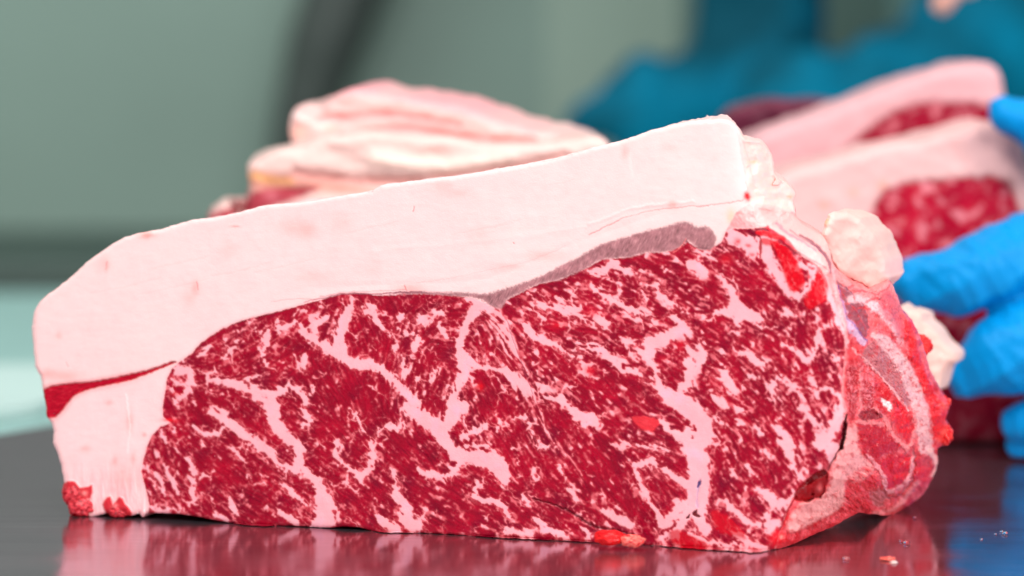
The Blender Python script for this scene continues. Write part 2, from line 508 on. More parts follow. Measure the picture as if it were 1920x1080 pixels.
def grid_sdf(X, Y, O, margin):
    """signed distance on a regular grid, exact up to margin"""
    x0, y0, p = X[0, 0], Y[0, 0], X[0, 1] - X[0, 0]; h, w = X.shape
    D = np.full(X.shape, float(margin)); I = np.zeros(X.shape, bool)
    for i in range(len(O)):
        ax, ay = O[i]; bx, by = O[(i + 1) % len(O)]
        j0 = max(int((min(ay, by) - y0) / p) - 1, 0); j1 = min(int((max(ay, by) - y0) / p) + 2, h)
        if ay != by and j1 > j0:
            y = Y[j0:j1]; x = X[j0:j1]
            I[j0:j1] ^= ((ay > y) != (by > y)) & (x < (bx - ax) * (y - ay) / (by - ay) + ax)
        j0 = max(int((min(ay, by) - margin - y0) / p), 0); j1 = min(int((max(ay, by) + margin - y0) / p) + 2, h)
        i0 = max(int((min(ax, bx) - margin - x0) / p), 0); i1 = min(int((max(ax, bx) + margin - x0) / p) + 2, w)
        if j1 > j0 and i1 > i0:
            x = X[j0:j1, i0:i1]; y = Y[j0:j1, i0:i1]; ex, ey = bx - ax, by - ay
            t = np.clip(((x - ax) * ex + (y - ay) * ey) / (ex * ex + ey * ey + 1e-9), 0, 1)
            D[j0:j1, i0:i1] = np.minimum(D[j0:j1, i0:i1], np.hypot(x - ax - t * ex, y - ay - t * ey))
    return np.where(I, D, -D)

# ---------------------------------------------------------------- a cut piece with a detailed front face
def make_piece(root, outline, depth, paint, names, pitch, back, thick, rim, mat, hull_step=4., hull_noise=.0012, rings=14, ground=True, back_region=None, tint_back=None, extra=None):
    """outline: loop of design points; depth(x,y)->m; paint(x,y,sdf)->colour,height,wet,region
       names: region id -> part name; back: unit vector away from the viewer"""
    O = np.asarray(outline, float)
    x0, y0 = O.min(0) - 3 * pitch; x1, y1 = O.max(0) + 3 * pitch
    X, Y = np.meshgrid(np.arange(x0, x1, pitch), np.arange(y0, y1, pitch))
    sd = grid_sdf(X, Y, O, max(24, rim[1] + 4))
    ins = sd > -.35 * pitch
    q = ins[:-1, :-1] & ins[1:, :-1] & ins[:-1, 1:] & ins[1:, 1:]
    # snap the border of the kept cells onto the outline
    cnt = np.zeros(X.shape, int)
    for dy in (0, 1):
        for dx in (0, 1):
            cnt[dy:dy + q.shape[0], dx:dx + q.shape[1]] += q
    bd = (cnt > 0) & (cnt < 4)
    bx, by = X[bd], Y[bd]; best = np.full(bx.shape, 1e9); nx, ny = bx.copy(), by.copy()
    for i in range(len(O)):
        ax, ay = O[i]; cx, cy = O[(i + 1) % len(O)]; ex, ey = cx - ax, cy - ay
        t = np.clip(((bx - ax) * ex + (by - ay) * ey) / (ex * ex + ey * ey + 1e-9), 0, 1)
        qx, qy = ax + t * ex, ay + t * ey; d = np.hypot(bx - qx, by - qy); k = d < best
        best[k] = d[k]; nx[k] = qx[k]; ny[k] = qy[k]
    Xs, Ys = X.copy(), Y.copy(); Xs[bd] = nx; Ys[bd] = ny
    col, hgt, wet, reg = paint(X, Y, sd)
    def place(x, y, s, h):
        D = depth(x, y)
        r, wdt = rim
        t = np.clip(s / wdt, 0, 1)
        D = D + r * (1 - np.sqrt(np.clip(1 - (1 - t) ** 2, 0, 1))) - h
        if ground: D = np.minimum(D, H * 1.5 / (np.maximum(y, 1) * S0) * .9995)
        return np.stack([(x - 960) * S0 * D / 1.5, D, H - y * S0 * D / 1.5], -1)
    sdn = np.where(bd, 0, sd)
    P = place(Xs, Ys, np.maximum(sdn, 0), hgt)
    idx = np.arange(X.size).reshape(X.shape)
    F = np.stack([idx[:-1, :-1], idx[1:, :-1], idx[1:, 1:], idx[:-1, 1:]], -1)[q]
    rq = reg[:-1, :-1][q]
    Pf = P.reshape(-1, 3)
    # grid normals
    gx = np.gradient(P, axis=1); gy = np.gradient(P, axis=0); N = np.cross(gy, gx); N /= np.linalg.norm(N, axis=-1, keepdims=True) + 1e-12
    N = N.reshape(-1, 3)
    # the rest of the body behind the face
    pts = []
    for i in range(len(O)):
        a = O[i]; b_ = O[(i + 1) % len(O)]; n = max(1, int(np.hypot(*(b_ - a)) / hull_step))
        for k in range(n): pts.append(a + (b_ - a) * k / n)
    pts = np.array(pts); M = len(pts)
    c = pts.mean(0)
    tan = np.roll(pts, -3, 0) - np.roll(pts, 3, 0); tan /= np.linalg.norm(tan, axis=1, keepdims=True) + 1e-9
    nin = np.stack([-tan[:, 1], tan[:, 0]], -1)
    sgn = 1 if (inside(pts[:, 0] + 3 * nin[:, 0], pts[:, 1] + 3 * nin[:, 1], O).mean() > .5) else -1
    nin *= sgn
    ip = pts + nin * 5
    c_in, _, w_in, r_in = paint(ip[:, 0][None], ip[:, 1][None], np.full((1, M), 5.))
    c_in, w_in, r_in = c_in[0], w_in[0], r_in[0]
    P0 = place(pts[:, 0], pts[:, 1], np.zeros(M), 0 * pts[:, 0])
    bk = back(pts, P0) if callable(back) else np.array(back) / np.linalg.norm(back) * thick
    thick_ = thick; cen = P0.mean(0)
    ts = np.concatenate([[0, .004, .012, .03], np.linspace(.07, 1, rings)])
    HV = []; HC = []; HW = []
    s_arc = np.arange(M) * hull_step
    for k, t in enumerate(list(ts) + [1.03, 1.03, 1.03]):
        shrink = 0 if k < len(ts) else (.12, .5, .99)[k - len(ts)]
        tt = t
        Q = P0 + bk * tt
        edge = max(0, t - .8) / .2
        sh = max(shrink, .05 * edge ** 2)
        Q = Q + ((cen + bk * tt) - Q) * sh
        if k > 0:
            am = hull_noise * min(1, t * 12)
            nz = fbm(s_arc + 0 * s_arc, np.full(M, t * thick / S0), 60, 201, 3, .55); n2 = fbm(s_arc, np.full(M, t * thick / S0), 14, 207, 2)
            Q[:, 0] -= nin[:, 0] * (nz * am + n2 * am * .35); Q[:, 2] += nin[:, 1] * (nz * am + n2 * am * .35)
        if ground: Q[:, 2] = np.maximum(Q[:, 2], .0004)
        HV.append(Q)
        m = fbm(s_arc, np.full(M, t * thick / S0), 25, 301, 3)
        cc = c_in * (1 + .10 * m[:, None])
        if tint_back is not None: cc = cc * (1 - min(1, t * 8) * (1 - np.array(tint_back)))
        HC.append(cc); HW.append(w_in)
    K = len(HV)
    off = len(Pf)
    AV = np.concatenate([Pf] + HV); AC = np.concatenate([col.reshape(-1, 3)] + HC); AW = np.concatenate([wet.ravel()] + HW)
    i = np.arange(M); j = (i + 1) % M
    HF = []; HR = []
    for k in range(K - 1):
        A = off + k * M; B = A + M
        HF.append(np.stack([A + i, A + j, B + j, B + i], -1) if sgn < 0 else np.stack([A + j, A + i, B + i, B + j], -1))
        HR.append(r_in if (k < K - 3 or back_region is None) else np.full(M, back_region))
    HF = np.concatenate(HF); HR = np.concatenate(HR)
    # smooth normals for the body: from area-weighted faces
    HN = np.zeros((len(AV), 3)); fn = np.cross(AV[HF[:, 2]] - AV[HF[:, 0]], AV[HF[:, 3]] - AV[HF[:, 1]])
    for q_ in range(4): np.add.at(HN, HF[:, q_], fn)
    HN /= np.linalg.norm(HN, axis=1, keepdims=True) + 1e-12
    # make them point outwards
    bk = bk.mean(0) if bk.ndim > 1 else bk; cc = cen + bk * .5
    if ((AV[off:] - cc) * HN[off:]).sum(1).mean() < 0: HN = -HN; HF = HF[:, ::-1]
    AN = np.concatenate([N, HN[off:]])
    if (N.mean(0) @ bk) > 0: AN[:off] *= -1
    obs = {}
    for r, nm in names.items():
        FF = np.concatenate([F[rq == r][:, ::-1] if False else F[rq == r], HF[HR == r]])
        if len(FF) == 0: continue
        obs[nm] = quad_mesh(nm, AV, FF, AC, AW, mat, root, AN)
    return obs

# ================================================================= depth of the big piece
M_, X0_, Y0_ = -.384, .098, 1.5
def d_front(px):
    kx = (px - 960) * S0 / 1.5
    return (Y0_ - M_ * X0_) / (1 - M_ * kx)
_CB = np.array([[200,1392],[240,1392],[300,1398],[375,1412],[420,1440],[460,1510],[500,1545],[560,1562],[620,1582],[700,1582],[780,1586],[850,1567],[900,1540],[960,1490],[1000,1468],[1040,1450],[1100,1440]], float)
def d_side(px, py, lead=0):
    c = np.interp(py, _CB[:, 0], _CB[:, 1]) + lead
    kc = (c - 960) * S0 / 1.5; dc = d_front(c); xc = kc * dc
    kx = (px - 960) * S0 / 1.5
    m = 2.3
    return (dc - m * xc) / (1 - m * kx)
def d_main(px, py):
    a, b = d_front(px), d_side(px, py)
    k = .010
    return .5 * (a + b + np.sqrt((a - b) ** 2 + k * k))   # smooth maximum

OUT = [(62,640),(60,610),(66,580),(80,560),(100,545),(130,522),(165,490),(200,465),(230,447),(262,437),(300,430),(330,421),(360,412),(392,410),(430,402),(470,392),(505,384),
 (559,381),(600,374),(647,366),(697,358),(713,348),(760,341),(800,336),(860,329),(922,319),(980,308),(1038,297),(1109,277),(1172,262),(1215,246),(1240,240),(1290,228),(1350,224),(1372,229),(1384,240),(1390,250),
 (1398,262),(1427,267),(1438,277),(1446,290),(1450,306),(1452,326),(1462,333),(1474,342),(1484,352),(1492,364),(1486,376),(1490,391),(1494,407),(1504,420),(1524,432),(1541,442),(1552,456),(1560,490),(1576,518),(1602,534),
 (1632,548),(1650,540),(1668,528),(1679,546),(1688,572),(1697,590),(1712,606),(1728,640),(1737,676),(1750,708),(1762,731),(1771,745),(1782,757),(1777,771),(1773,790),(1781,803),(1782,822),(1771,834),(1757,842),
 (1759,864),(1749,896),(1729,929),(1698,951),(1676,964),(1655,967),(1609,962),(1569,984),(1536,998),(1493,1018),(1469,1027),(1447,1031),(1436,1034),(1413,1037),(1369,1034),(1313,1031),(1260,1026),(1220,1022),(1160,1019),(1113,1017),(1089,1017),(1053,1014),
 (987,1012),(920,1008),(870,1004),(822,1000),(775,999),(740,1000),(711,998),(678,990),(650,987),(622,989),(580,988),(540,985),(510,987),(482,987),(455,985),(431,980),(398,974),(370,968),(338,964),(300,962),(275,962),(267,970),(262,962),
 (247,966),(236,966),(223,970),(210,966),(198,962),(191,965),(170,968),(143,969),(131,964),(127,945),(116,925),(120,905),(118,889),(107,845),(99,829),(101,808),(95,789),(88,781),(86,761),(81,735),(76,705),(66,686)]
LEAN = [(264,884),(270,856),(276,835),(285,816),(301,800),(318,793),(306,782),(304,768),(308,740),(313,710),(322,691),(336,679),(360,662),(374,645),(396,629),(415,617),(442,605),(475,595),(510,587),(545,578),(570,570),(600,562),(640,551),(680,550),(706,554),(740,553),(760,549),(800,549),(850,553),(890,560),(920,572),
 (936,570),(950,562),(980,547),(1010,532),(1050,524),(1075,512),(1100,502),(1129,486),(1180,482),(1209,474),(1250,472),(1276,460),(1286,449),(1302,462),(1331,467),(1352,455),(1360,436),(1372,428),(1413,428),(1440,424),(1475,450),(1505,480),(1531,498),(1551,520),(1562,556),(1573,587),(1584,622),(1586,660),(1581,700),(1580,740),
 (1588,772),(1580,815),(1568,856),(1550,884),(1524,898),(1500,915),(1485,935),(1473,964),(1464,990),(1450,1040),(1300,1060),(800,1030),(400,1000),(300,975),(278,962),(280,946),(274,920)]
SILVER = [(700,552),(740,549),(760,546),(820,548),(870,549),(905,551),(920,549),(933,545),(973,533),(1020,515),(1053,497),(1087,481),(1116,463),(1142,453),(1164,447),(1198,436),(1216,432),(1253,423),(1276,416),(1293,418),(1307,426),(1324,424),(1338,436),(1343,452),(1334,468),(1316,470),(1302,462),(1290,452),(1280,461),
 (1250,473),(1209,475),(1180,483),(1129,487),(1102,503),(1078,513),(1050,525),(1010,533),(980,548),(950,563),(940,579),(920,575),(900,562),(860,556),(800,552),(760,552)]
STREAK = [(82,729),(119,719),(159,716),(199,710),(247,700),(287,690),(322,677),(330,681),(292,696),(268,706),(239,716),(199,724),(159,734),(136,747),(120,768),(104,783),(84,783),(70,760)]
LOWFAT = [(60,785),(104,783),(120,768),(136,747),(159,734),(199,724),(239,716),(268,706),(292,696),(330,681),(345,700),(330,1000),(60,1000)]
END = [(1360,436),(1372,428),(1413,428),(1440,424),(1475,450),(1505,480),(1531,498),(1551,520),(1562,556),(1573,587),(1584,622),(1586,660),(1581,700),(1580,740),(1588,772),(1580,815),(1568,856),(1550,884),(1524,898),(1500,915),(1485,935),(1473,964),(1464,990),(1448,1060),(1900,1060),(1900,400),(1480,400),(1430,392),(1404,383),(1380,398)]

FATC = (.86,.58,.56)
VEIN = (.80,.385,.42)
def L_(r, g, b):     # sRGB 0-255 to linear
    f = lambda c: (c / 255 / 12.92) if c < 10 else ((c / 255 + .055) / 1.055) ** 2.4
    return np.array([f(r), f(g), f(b)])

class Canvas:
    def __init__(s, X, Y, base):
        s.X, s.Y = X, Y; s.c = np.ones(X.shape + (3,)) * np.array(base); s.h = np.zeros(X.shape); s.w = np.full(X.shape, .35)
        s.p = X[0, 1] - X[0, 0] if X.shape[1] > 1 else 1
        k_ = 3.0 + 3.5 * sstep(1570, 1600, X); s.wx = X + k_ * fbm(X, Y, 14, 401, 3, .65); s.wy = Y + k_ * fbm(X, Y, 14, 402, 3, .65)
    def sl(s, P, m):
        x0, y0 = s.X[0, 0], s.Y[0, 0]
        i0 = max(int((P[:, 0].min() - x0 - m) / s.p), 0); i1 = max(int((P[:, 0].max() - x0 + m) / s.p) + 2, 0)
        j0 = max(int((P[:, 1].min() - y0 - m) / s.p), 0); j1 = max(int((P[:, 1].max() - y0 + m) / s.p) + 2, 0)
        return (slice(j0, j1), slice(i0, i1))
    def put(s, sl, a, colour, h=0, wet=None):
        if colour is not None: s.c[sl] += (np.array(colour) - s.c[sl]) * a[..., None]
        s.h[sl] += h * a
        if wet is not None: s.w[sl] += (wet - s.w[sl]) * a
    def poly(s, P, colour, soft=1.5, alpha=1, h=0, wet=None, warp=True):
        P = np.array(P, float); P = smooth_loop(P, 2)
        sl = s.sl(P, soft + 8)
        if s.X[sl].size == 0: return
        x, y = (s.wx, s.wy) if warp else (s.X, s.Y)
        d = poly_sdf(x[sl], y[sl], P)
        s.put(sl, sstep(-soft, soft, d) * alpha, colour, h, wet)
    def line(s, P, colour, soft=1., alpha=1, h=0, wet=None, warp=True):
        """P: (x, y, width)"""
        P = smooth_line(P, 4) if len(P) > 1 else np.array([P[0], P[0]], float)
        sl = s.sl(P, soft + 8 + P[:, 2].max())
        if s.X[sl].size == 0: return
        x, y = (s.wx, s.wy) if warp else (s.X, s.Y)
        d = seg_dist(x[sl], y[sl], P[:, :2], P[:, 2])
        s.put(sl, sstep(-soft, soft, d) * alpha, colour, h, wet)
    def blot(s, x, y, rx, ry, colour, alpha=1, h=0, wet=None):
        sl = s.sl(np.array([[x - rx * 2, y - ry * 2], [x + rx * 2, y + ry * 2]]), 2)
        if s.X[sl].size == 0: return
        d = np.hypot((s.wx[sl] - x) / rx, (s.wy[sl] - y) / ry)
        s.put(sl, np.exp(-d * d * 1.2) * alpha, colour, h, wet)

def cached(fn):
    st = {}
    def paint(X, Y, sd):
        if 'r' not in st:
            st['r'] = fn(X, Y, sd); st['o'] = (X[0, 0], Y[0, 0], X[0, 1] - X[0, 0])
            return st['r']
        c, h, w, r = st['r']; x0, y0, p = st['o']
        ix = np.clip(((X - x0) / p).round().astype(int), 0, h.shape[1] - 1); iy = np.clip(((Y - y0) / p).round().astype(int), 0, h.shape[0] - 1)
        return c[iy, ix], h[iy, ix], w[iy, ix], r[iy, ix]
    return paint

MM = .001
def paint_main(X, Y, sd):
    pitch = X[0, 1] - X[0, 0]
    cv = Canvas(X, Y, FATC)
    wx = X + 1.8 * fbm(X, Y, 9, 61, 3, .6); wy = Y + 1.8 * fbm(X, Y, 9, 62, 3, .6)
    lean_sd = poly_sdf(wx, wy, np.array(LEAN, float)); sil_sd = poly_sdf(X + 2.2 * fbm(X, Y, 8, 63, 3), Y + 2.2 * fbm(X, Y, 8, 64, 3), smooth_loop(SILVER, 2))
    stk_sd = poly_sdf(wx, wy, smooth_loop(STREAK, 3)); low_sd = poly_sdf(wx, wy, np.array(LOWFAT, float)); end_sd = poly_sdf(wx, wy, np.array(END, float))
    reg = np.full(X.shape, 1)                       # fat cap
    reg[low_sd > 0] = 2
    reg[end_sd > 0] = 3
    reg[(lean_sd > 0)] = 4
    reg[stk_sd > 0] = 5
    reg[sil_sd > 0] = 6
    # ---- fat cap: uneven pale fat
    n1 = fbm(X, Y, 220, 11, 3); n2 = fbm(X, Y, 40, 12, 4); n3 = fbm(X, Y / 1.0, 8, 13, 3)
    cv.c *= (1 + .05 * n1 + .03 * n2)[..., None]
    cv.c *= 1 + (sstep(700, 1350, X) * .5 + .5 * np.clip(n1, -.6, .6))[..., None] * np.array([.0, .02, .0])
    cv.c *= 1 - (np.clip(n2 + .5 * n1, 0, 1) * .22)[..., None] * np.array([0, .28, .24])
    cv.h += (.6 * n1 + .14 * n2) * MM + .03 * MM * fbm(X + .4 * Y, Y * 3, 30, 14, 2)
    pinkish = L_(244, 150, 142)
    for x, y, rx, ry, a in [(275,441,16,7,.75),(200,500,4,12,.3),(195,495,14,16,.2),(366,540,8,14,.35),(355,560,14,16,.2),(110,628,7,9,.25),(545,425,26,16,.25),(575,432,20,16,.3),(590,520,40,14,.15),
        (440,425,12,3,.3),(430,470,20,16,.12),(640,420,22,20,.15),(830,350,22,12,.2),(860,362,26,9,.2),(1172,285,8,14,.3),(1255,276,16,10,.15),(1262,385,10,8,.35),(1258,380,8,5,.25),(900,440,30,20,.1),(700,500,30,20,.08),
        (1020,480,40,10,.25),(950,500,30,8,.2),(770,540,30,8,.35),(120,705,34,10,.35),(90,700,16,9,.3),(230,900,26,30,.28),(243,790,7,22,.4),(270,815,4,4,.5),(160,842,12,7,.3),(205,755,8,6,.3),(215,865,6,9,.35),(250,860,5,12,.35),(1340,300,10,14,.08)]:
        cv.blot(x, y, rx, ry, pinkish, min(1, a * 1.5))
    thin = L_(190, 84, 86)
    for P, a in [([(201,490,1.6),(198,505,1.4)],.55),([(369,530,1.8),(372,545,1.6)],.8),([(125,680,1.4),(128,688,1.4)],.6),([(438,426,1.2),(447,425,1.2)],.5),([(776,388,1.8),(774,397,1.5)],.8),([(690,361,1.6),(700,358,1.6)],.5),([(963,456,2.6),(964,457,2.6)],.7),
        ([(1104,441,1.2),(1118,434,1.8),(1151,418,1.8),(1169,409,1.4),(1200,400,1.2),(1240,392,1.4),(1290,388,1.6),(1340,384,1.6),(1392,376,2)],.62),([(780,531,1.4),(840,522,1),(900,510,1),(990,490,1),(1060,462,1)],.22),
        ([(600,556,1.5),(650,548,1),(700,546,1.2),(760,543,1.6)],.5),([(510,566,1.2),(560,560,1.5),(590,563,1.3)],.4),([(757,536,1.5),(762,545,1.8)],.6),([(905,318,1.2),(960,310,1.2),(1030,301,1.2),(1100,280,1.5),(1135,268,1.6)],.3),
        ([(1384,250,1.5),(1390,290,1.8),(1398,330,1.8),(1402,365,2.2)],.25),([(1392,262,2),(1404,300,2),(1412,340,2)],.25),([(1318,388,1.5),(1328,386,1.5)],.6)]:
        cv.line(P, thin, .8, a, -.25 * MM * a)
    cv.line([(1180,286,3),(1182,310,3),(1186,330,4)], L_(255,236,230), 3, .2, .05 * MM)
    cv.line([(1106,420,4),(1151,404,5),(1198,388,4),(1300,378,4)], None, 4, 1, .25 * MM)          # the fold above the crease
    cv.line([(700,470,6),(900,452,6),(1100,425,6),(1180,405,3)], None, 9, 1, .12 * MM)
    cv.line([(600,540,10),(760,532,8),(920,520,8),(1080,455,8),(1240,400,8)], None, 8, 1, -.15 * MM)
    for k_ in range(9):
        rs = np.random.RandomState(900 + k_); ax = rs.uniform(150, 1300); ay = np.interp(ax, [60, 300, 700, 1350], [620, 520, 440, 310]) + rs.uniform(-40, 50); ln = rs.uniform(40, 150)
        cv.line([(ax, ay, 1), (ax + ln * .5, ay - ln * .10 + rs.uniform(-3, 3), 1.6), (ax + ln, ay - ln * .22, 1)], L_(240, 176, 170), 1.5, .35, -.12 * MM)
    # rough pale trimming at the right end of the cap
    T = sstep(-3, 3, X - np.interp(Y, [200, 250, 300, 380, 400, 430], [1384, 1387, 1395, 1406, 1400, 1400])) * sstep(470, 410, Y) * sstep(1520, 1490, X)
    rg = fbm(X, Y, 22, 81, 4, .6); rg2 = fbm(X + 5 * rg, Y, 9, 82, 3, .6)
    cv.h += T * (1.1 * fbm(X, Y, 32, 83, 2) + .4 * rg - .4) * MM
    cv.c += (L_(252, 206, 190) - cv.c) * (T * np.clip(.5 + rg2, 0, 1) * .7)[..., None]
    cv.blot(1401, 371, 8, 8, L_(225, 8, 28), 1.0, -.2 * MM, .9); cv.blot(1400, 366, 5, 6, L_(215, 5, 25), 1.0, 0, .9)
    cv.blot(1412, 304, 9, 3, L_(252, 190, 150), .8); cv.blot(1370, 405, 9, 14, L_(250, 185, 150), .7); cv.blot(1486, 402, 5, 6, L_(222, 90, 120), .7); cv.blot(1481, 368, 5, 3, L_(240, 170, 130), .7)
    # ---- pale fat below the streak
    m = low_sd > -4
    cv.c[m] *= (1 + .04 * fbm(X, Y, 30, 91, 3))[m][:, None] * np.array([.99, .975, .99])
    vert = fbm(X / 1.0, Y / 5, 9, 92, 3)
    zone = sstep(850, 930, Y) * sstep(340, 300, X)
    cv.h += zone * vert * .5 * MM
    cv.c += (L_(250, 165, 170) - cv.c) * (zone * np.clip(.25 + .7 * vert, 0, .75))[..., None]
    cv.line([(236,740,3),(243,800,3),(238,850,2)], L_(255,225,222), 2, .6, .15 * MM)
    red, dred = L_(196, 8, 34), L_(140, 4, 26)
    for P in [[(118,905),(140,902),(150,914),(174,910),(170,935),(160,950),(168,968),(130,975),(122,945),(112,925)], [(192,945),(206,930),(213,944),(224,932),(240,948),(248,966),(224,976),(205,972)]]:
        cv.poly(P, red, 2.5, .95, .9 * MM, .8)
    for x, y, rx, ry, c in [(140,938,8,6,L_(240,120,110)),(158,925,6,5,L_(245,140,135)),(150,955,10,6,L_(230,70,60)),(135,918,7,5,dred),(128,950,6,8,dred),(216,950,6,7,L_(240,130,130)),(232,955,6,6,dred),(165,940,4,5,L_(250,190,190))]:
        cv.blot(x, y, rx, ry, c, .85, .5 * MM, .7)
    for P in [[(258,960,3),(262,966,2),(265,972,1)], [(270,958,3),(274,966,2),(276,972,1)]]: cv.line(P, L_(255,235,230), 1, 1, .3 * MM)
    # ---- dark red streak of muscle
    a = sstep(-1.5, 2.5, stk_sd); fibre = fbm(X * .9 + Y * .3, Y * 3.2 + X * .5, 12, 101, 3)
    c = L_(170, 4, 34) * (1 + .45 * fibre)[..., None]
    c += (L_(225, 80, 90) - c) * (np.clip(fibre - .25, 0, 1) * 1.2)[..., None]
    cv.c += (np.clip(c, 0, 1) - cv.c) * a[..., None]; cv.h += a * (-.7 + .3 * fibre) * MM; cv.w += (.8 - cv.w) * a
    glow = sstep(-9, -1, stk_sd) * (1 - a)
    cv.c += (L_(243, 140, 140) - cv.c) * (glow * .45 * sstep(340, 200, X))[..., None]
    # ---- the marbled eye
    fat, grain, L1, V = marbling(X, Y, pitch)
    lean_a = sstep(-1, 1.4, lean_sd)
    tone = fbm(X, Y, 70, 111, 3)
    dark = L_(122, 0, 32); bright = L_(180, 0, 40); wine = L_(104, 0, 36)
    t = np.clip(.45 + .5 * tone + .4 * (grain - .5), 0, 1)[..., None]
    lean = dark + (bright - dark) * t
    wn = np.clip(fbm(X, Y, 46, 112, 3) * 1.6 - .1, 0, 1)[..., None] * .7
    lean = lean + (wine - lean) * wn
    lean = lean * (1 - .13 * (1 - L1))[..., None]
    vein = np.array(VEIN) * (1 + .07 * fbm(X, Y, 30, 113, 3) + .05 * fbm(X, Y, 4, 114, 2))[..., None]
    lilac = np.clip(fbm(X, Y, 36, 115, 2) * 1.5 - .15, 0, .8)[..., None] * sstep(0, 6, V)[..., None]
    vein = vein + (L_(222, 170, 186) - vein) * lilac
    edge = (fat * (1 - fat) * 4)[..., None]
    mcol = lean + (vein - lean) * fat[..., None]
    mcol = mcol + (L_(226, 24, 48) - mcol) * edge * .38
    # pink halo next to the rim
    cv.c += (mcol - cv.c) * lean_a[..., None]
    rimh = sstep(-7, 0, lean_sd) * (1 - lean_a)
    cv.c += (L_(244, 165, 168) - cv.c) * (rimh * .5)[..., None]
    glt = fbm(X, Y, 5, 117, 2, .6); cv.h += lean_a * (.12 * fat + .05 * glt * (1 - .7 * fat) + (.08 * (grain - .5) + .05 * (L1 - .5)) * (1 - .85 * fat) - .22 + .5 * fbm(X, Y, 90, 116, 2)) * MM
    spk = sstep(.15, .5, fbm(X, Y, 16, 118, 3, .6)); cv.w += ((.42 + .14 * (1 - fat) + .44 * spk * (1 - .5 * fat)) - cv.w) * lean_a
    # special patches on the eye
    cv.poly([(1184,783),(1210,781),(1237,788),(1231,802),(1222,809),(1203,806),(1192,795)], L_(216,52,62), 2.5, .85, .2 * MM, .8)
    for x, y, rx, ry, cc, al in [(1276,645,9,12,(204,14,40),.7),(1244,673,12,7,(210,24,48),.4),(1105,693,12,9,(206,20,42),.7),(1110,585,20,12,(206,24,50),.5),(1045,610,14,8,(215,20,40),.6),(1360,485,14,10,(220,22,40),.5),(318,788,16,4,(225,25,40),.8),(900,724,8,9,(205,5,20),.8),(330,738,12,6,(210,12,36),.5)]:
        cv.blot(x, y, rx, ry, L_(*cc), al * 1.0)
    # purple vein hole in the broad fat seam, small dark holes under it
    cv.line([(1312,900,3),(1310,910,7),(1307,930,3),(1308,950,5)], L_(176,150,180), 2, .6, -.3 * MM, .9)
    cv.poly([(1308,905),(1314,902),(1312,912),(1308,917)], L_(60,50,110), 1.2, .9, -.6 * MM, 1)
    for P in [[(1299,962),(1306,956),(1308,964),(1314,968),(1304,969),(1298,966)], [(1286,972),(1294,965),(1293,972)]]: cv.poly(P, L_(110,5,20), 1.2, .95, -1.2 * MM, .9)
    # reddish lower rim on the right
    for P in [[(1254,998),(1270,992),(1288,1000),(1312,1012),(1330,1026),(1290,1030),(1262,1018)], [(1333,962),(1345,958),(1370,972),(1388,990),(1400,1010),(1380,1006),(1352,1000),(1338,984)], [(1446,1000),(1462,992),(1486,998),(1492,1012),(1470,1024),(1450,1022)]]:
        cv.poly(P, L_(190,8,30), 4, .8, .2 * MM, .8)
    # crease where the two muscles meet, and the long seam of the lower right
    cv.line([(950,600,2),(966,650,2),(985,700,1.6),(1000,740,1.6)], L_(150,60,80), 1, .5, -.3 * MM)
    cv.line([(1000,935,2),(1060,955,3),(1110,985,5),(1150,993,3),(1190,1004,2)], L_(95,2,22), 2.5, .85, -.9 * MM)
    # ---- silver skin
    sa = sstep(-2.2, 3.2, sil_sd + 2.5 * fbm(X, Y, 4, 123, 2))
    hair = .7 * fbm(X * 1.1 + Y * .5, Y * .32 - X * .1, 3.4, 121, 2) + .5 * fbm(X + Y * .3, Y * .6, 9, 124, 2); h2 = fbm(X, Y, 30, 122, 2)
    up = np.clip(sil_sd / 22, 0, 1)
    g = L_(160, 108, 112) * (1 + .55 * hair + .35 * h2)[..., None]
    g += (L_(205, 160, 160) - g) * (np.clip(hair * 1.2 - .1, 0, 1) * .5)[..., None]
    g += (L_(196, 150, 150) - g) * (sstep(6, 0, sil_sd) * .4)[..., None]
    cv.c += (np.clip(g, 0, 1) - cv.c) * sa[..., None]; cv.h += sa * (-.25 + .12 * hair) * MM; cv.w += (.55 - cv.w) * sa
    cv.line([(570,568,1.5),(600,560,2.4),(650,550,2.4),(700,552,2.4),(740,549,3),(790,548,3)], L_(150,80,92), 1, .7, -.15 * MM)
    cv.line([(1262,474,1.5),(1276,463,1.6),(1286,448,1.6)], L_(245,120,120), 1, .8, .3 * MM)
    # ---- the cut end with its ribs of fat, red pockets and skins
    ea = sstep(-1.5, 1.5, end_sd)
    mott = fbm(X, Y, 20, 131, 4, .6); mo2 = fbm(X * 1.4, Y * .8, 8, 132, 3, .6)
    ec = L_(240, 104, 112) * np.ones(X.shape + (1,))
    ec = ec + (L_(198, 6, 26) - ec) * np.clip(.45 + 1.6 * mott + .25 * mo2, 0, .95)[..., None] * sstep(500, 640, Y)[..., None]
    ec = ec + (L_(248, 184, 180) - ec) * (sstep(640, 480, Y) * .6)[..., None]
    cv.c += (ec - cv.c) * ea[..., None]
    big = fbm(X, Y, 42, 133, 3, .5); cv.h += ea * (1.3 * big + .6 * mott + .12 * mo2) * MM; cv.w += (.45 - cv.w) * ea
    R1, R2, R3, PK, PL = L_(210, 4, 24), L_(166, 2, 28), L_(126, 2, 26), L_(242, 138, 140), L_(248, 196, 190)
    # upper end: pale ridge and membrane folds
    cv.poly([(1400,385),(1440,384),(1480,398),(1520,432),(1548,456),(1558,505),(1550,515),(1530,495),(1490,470),(1450,430),(1405,420),(1385,405)], L_(240,180,176), 3, .9, .3 * MM, .5)
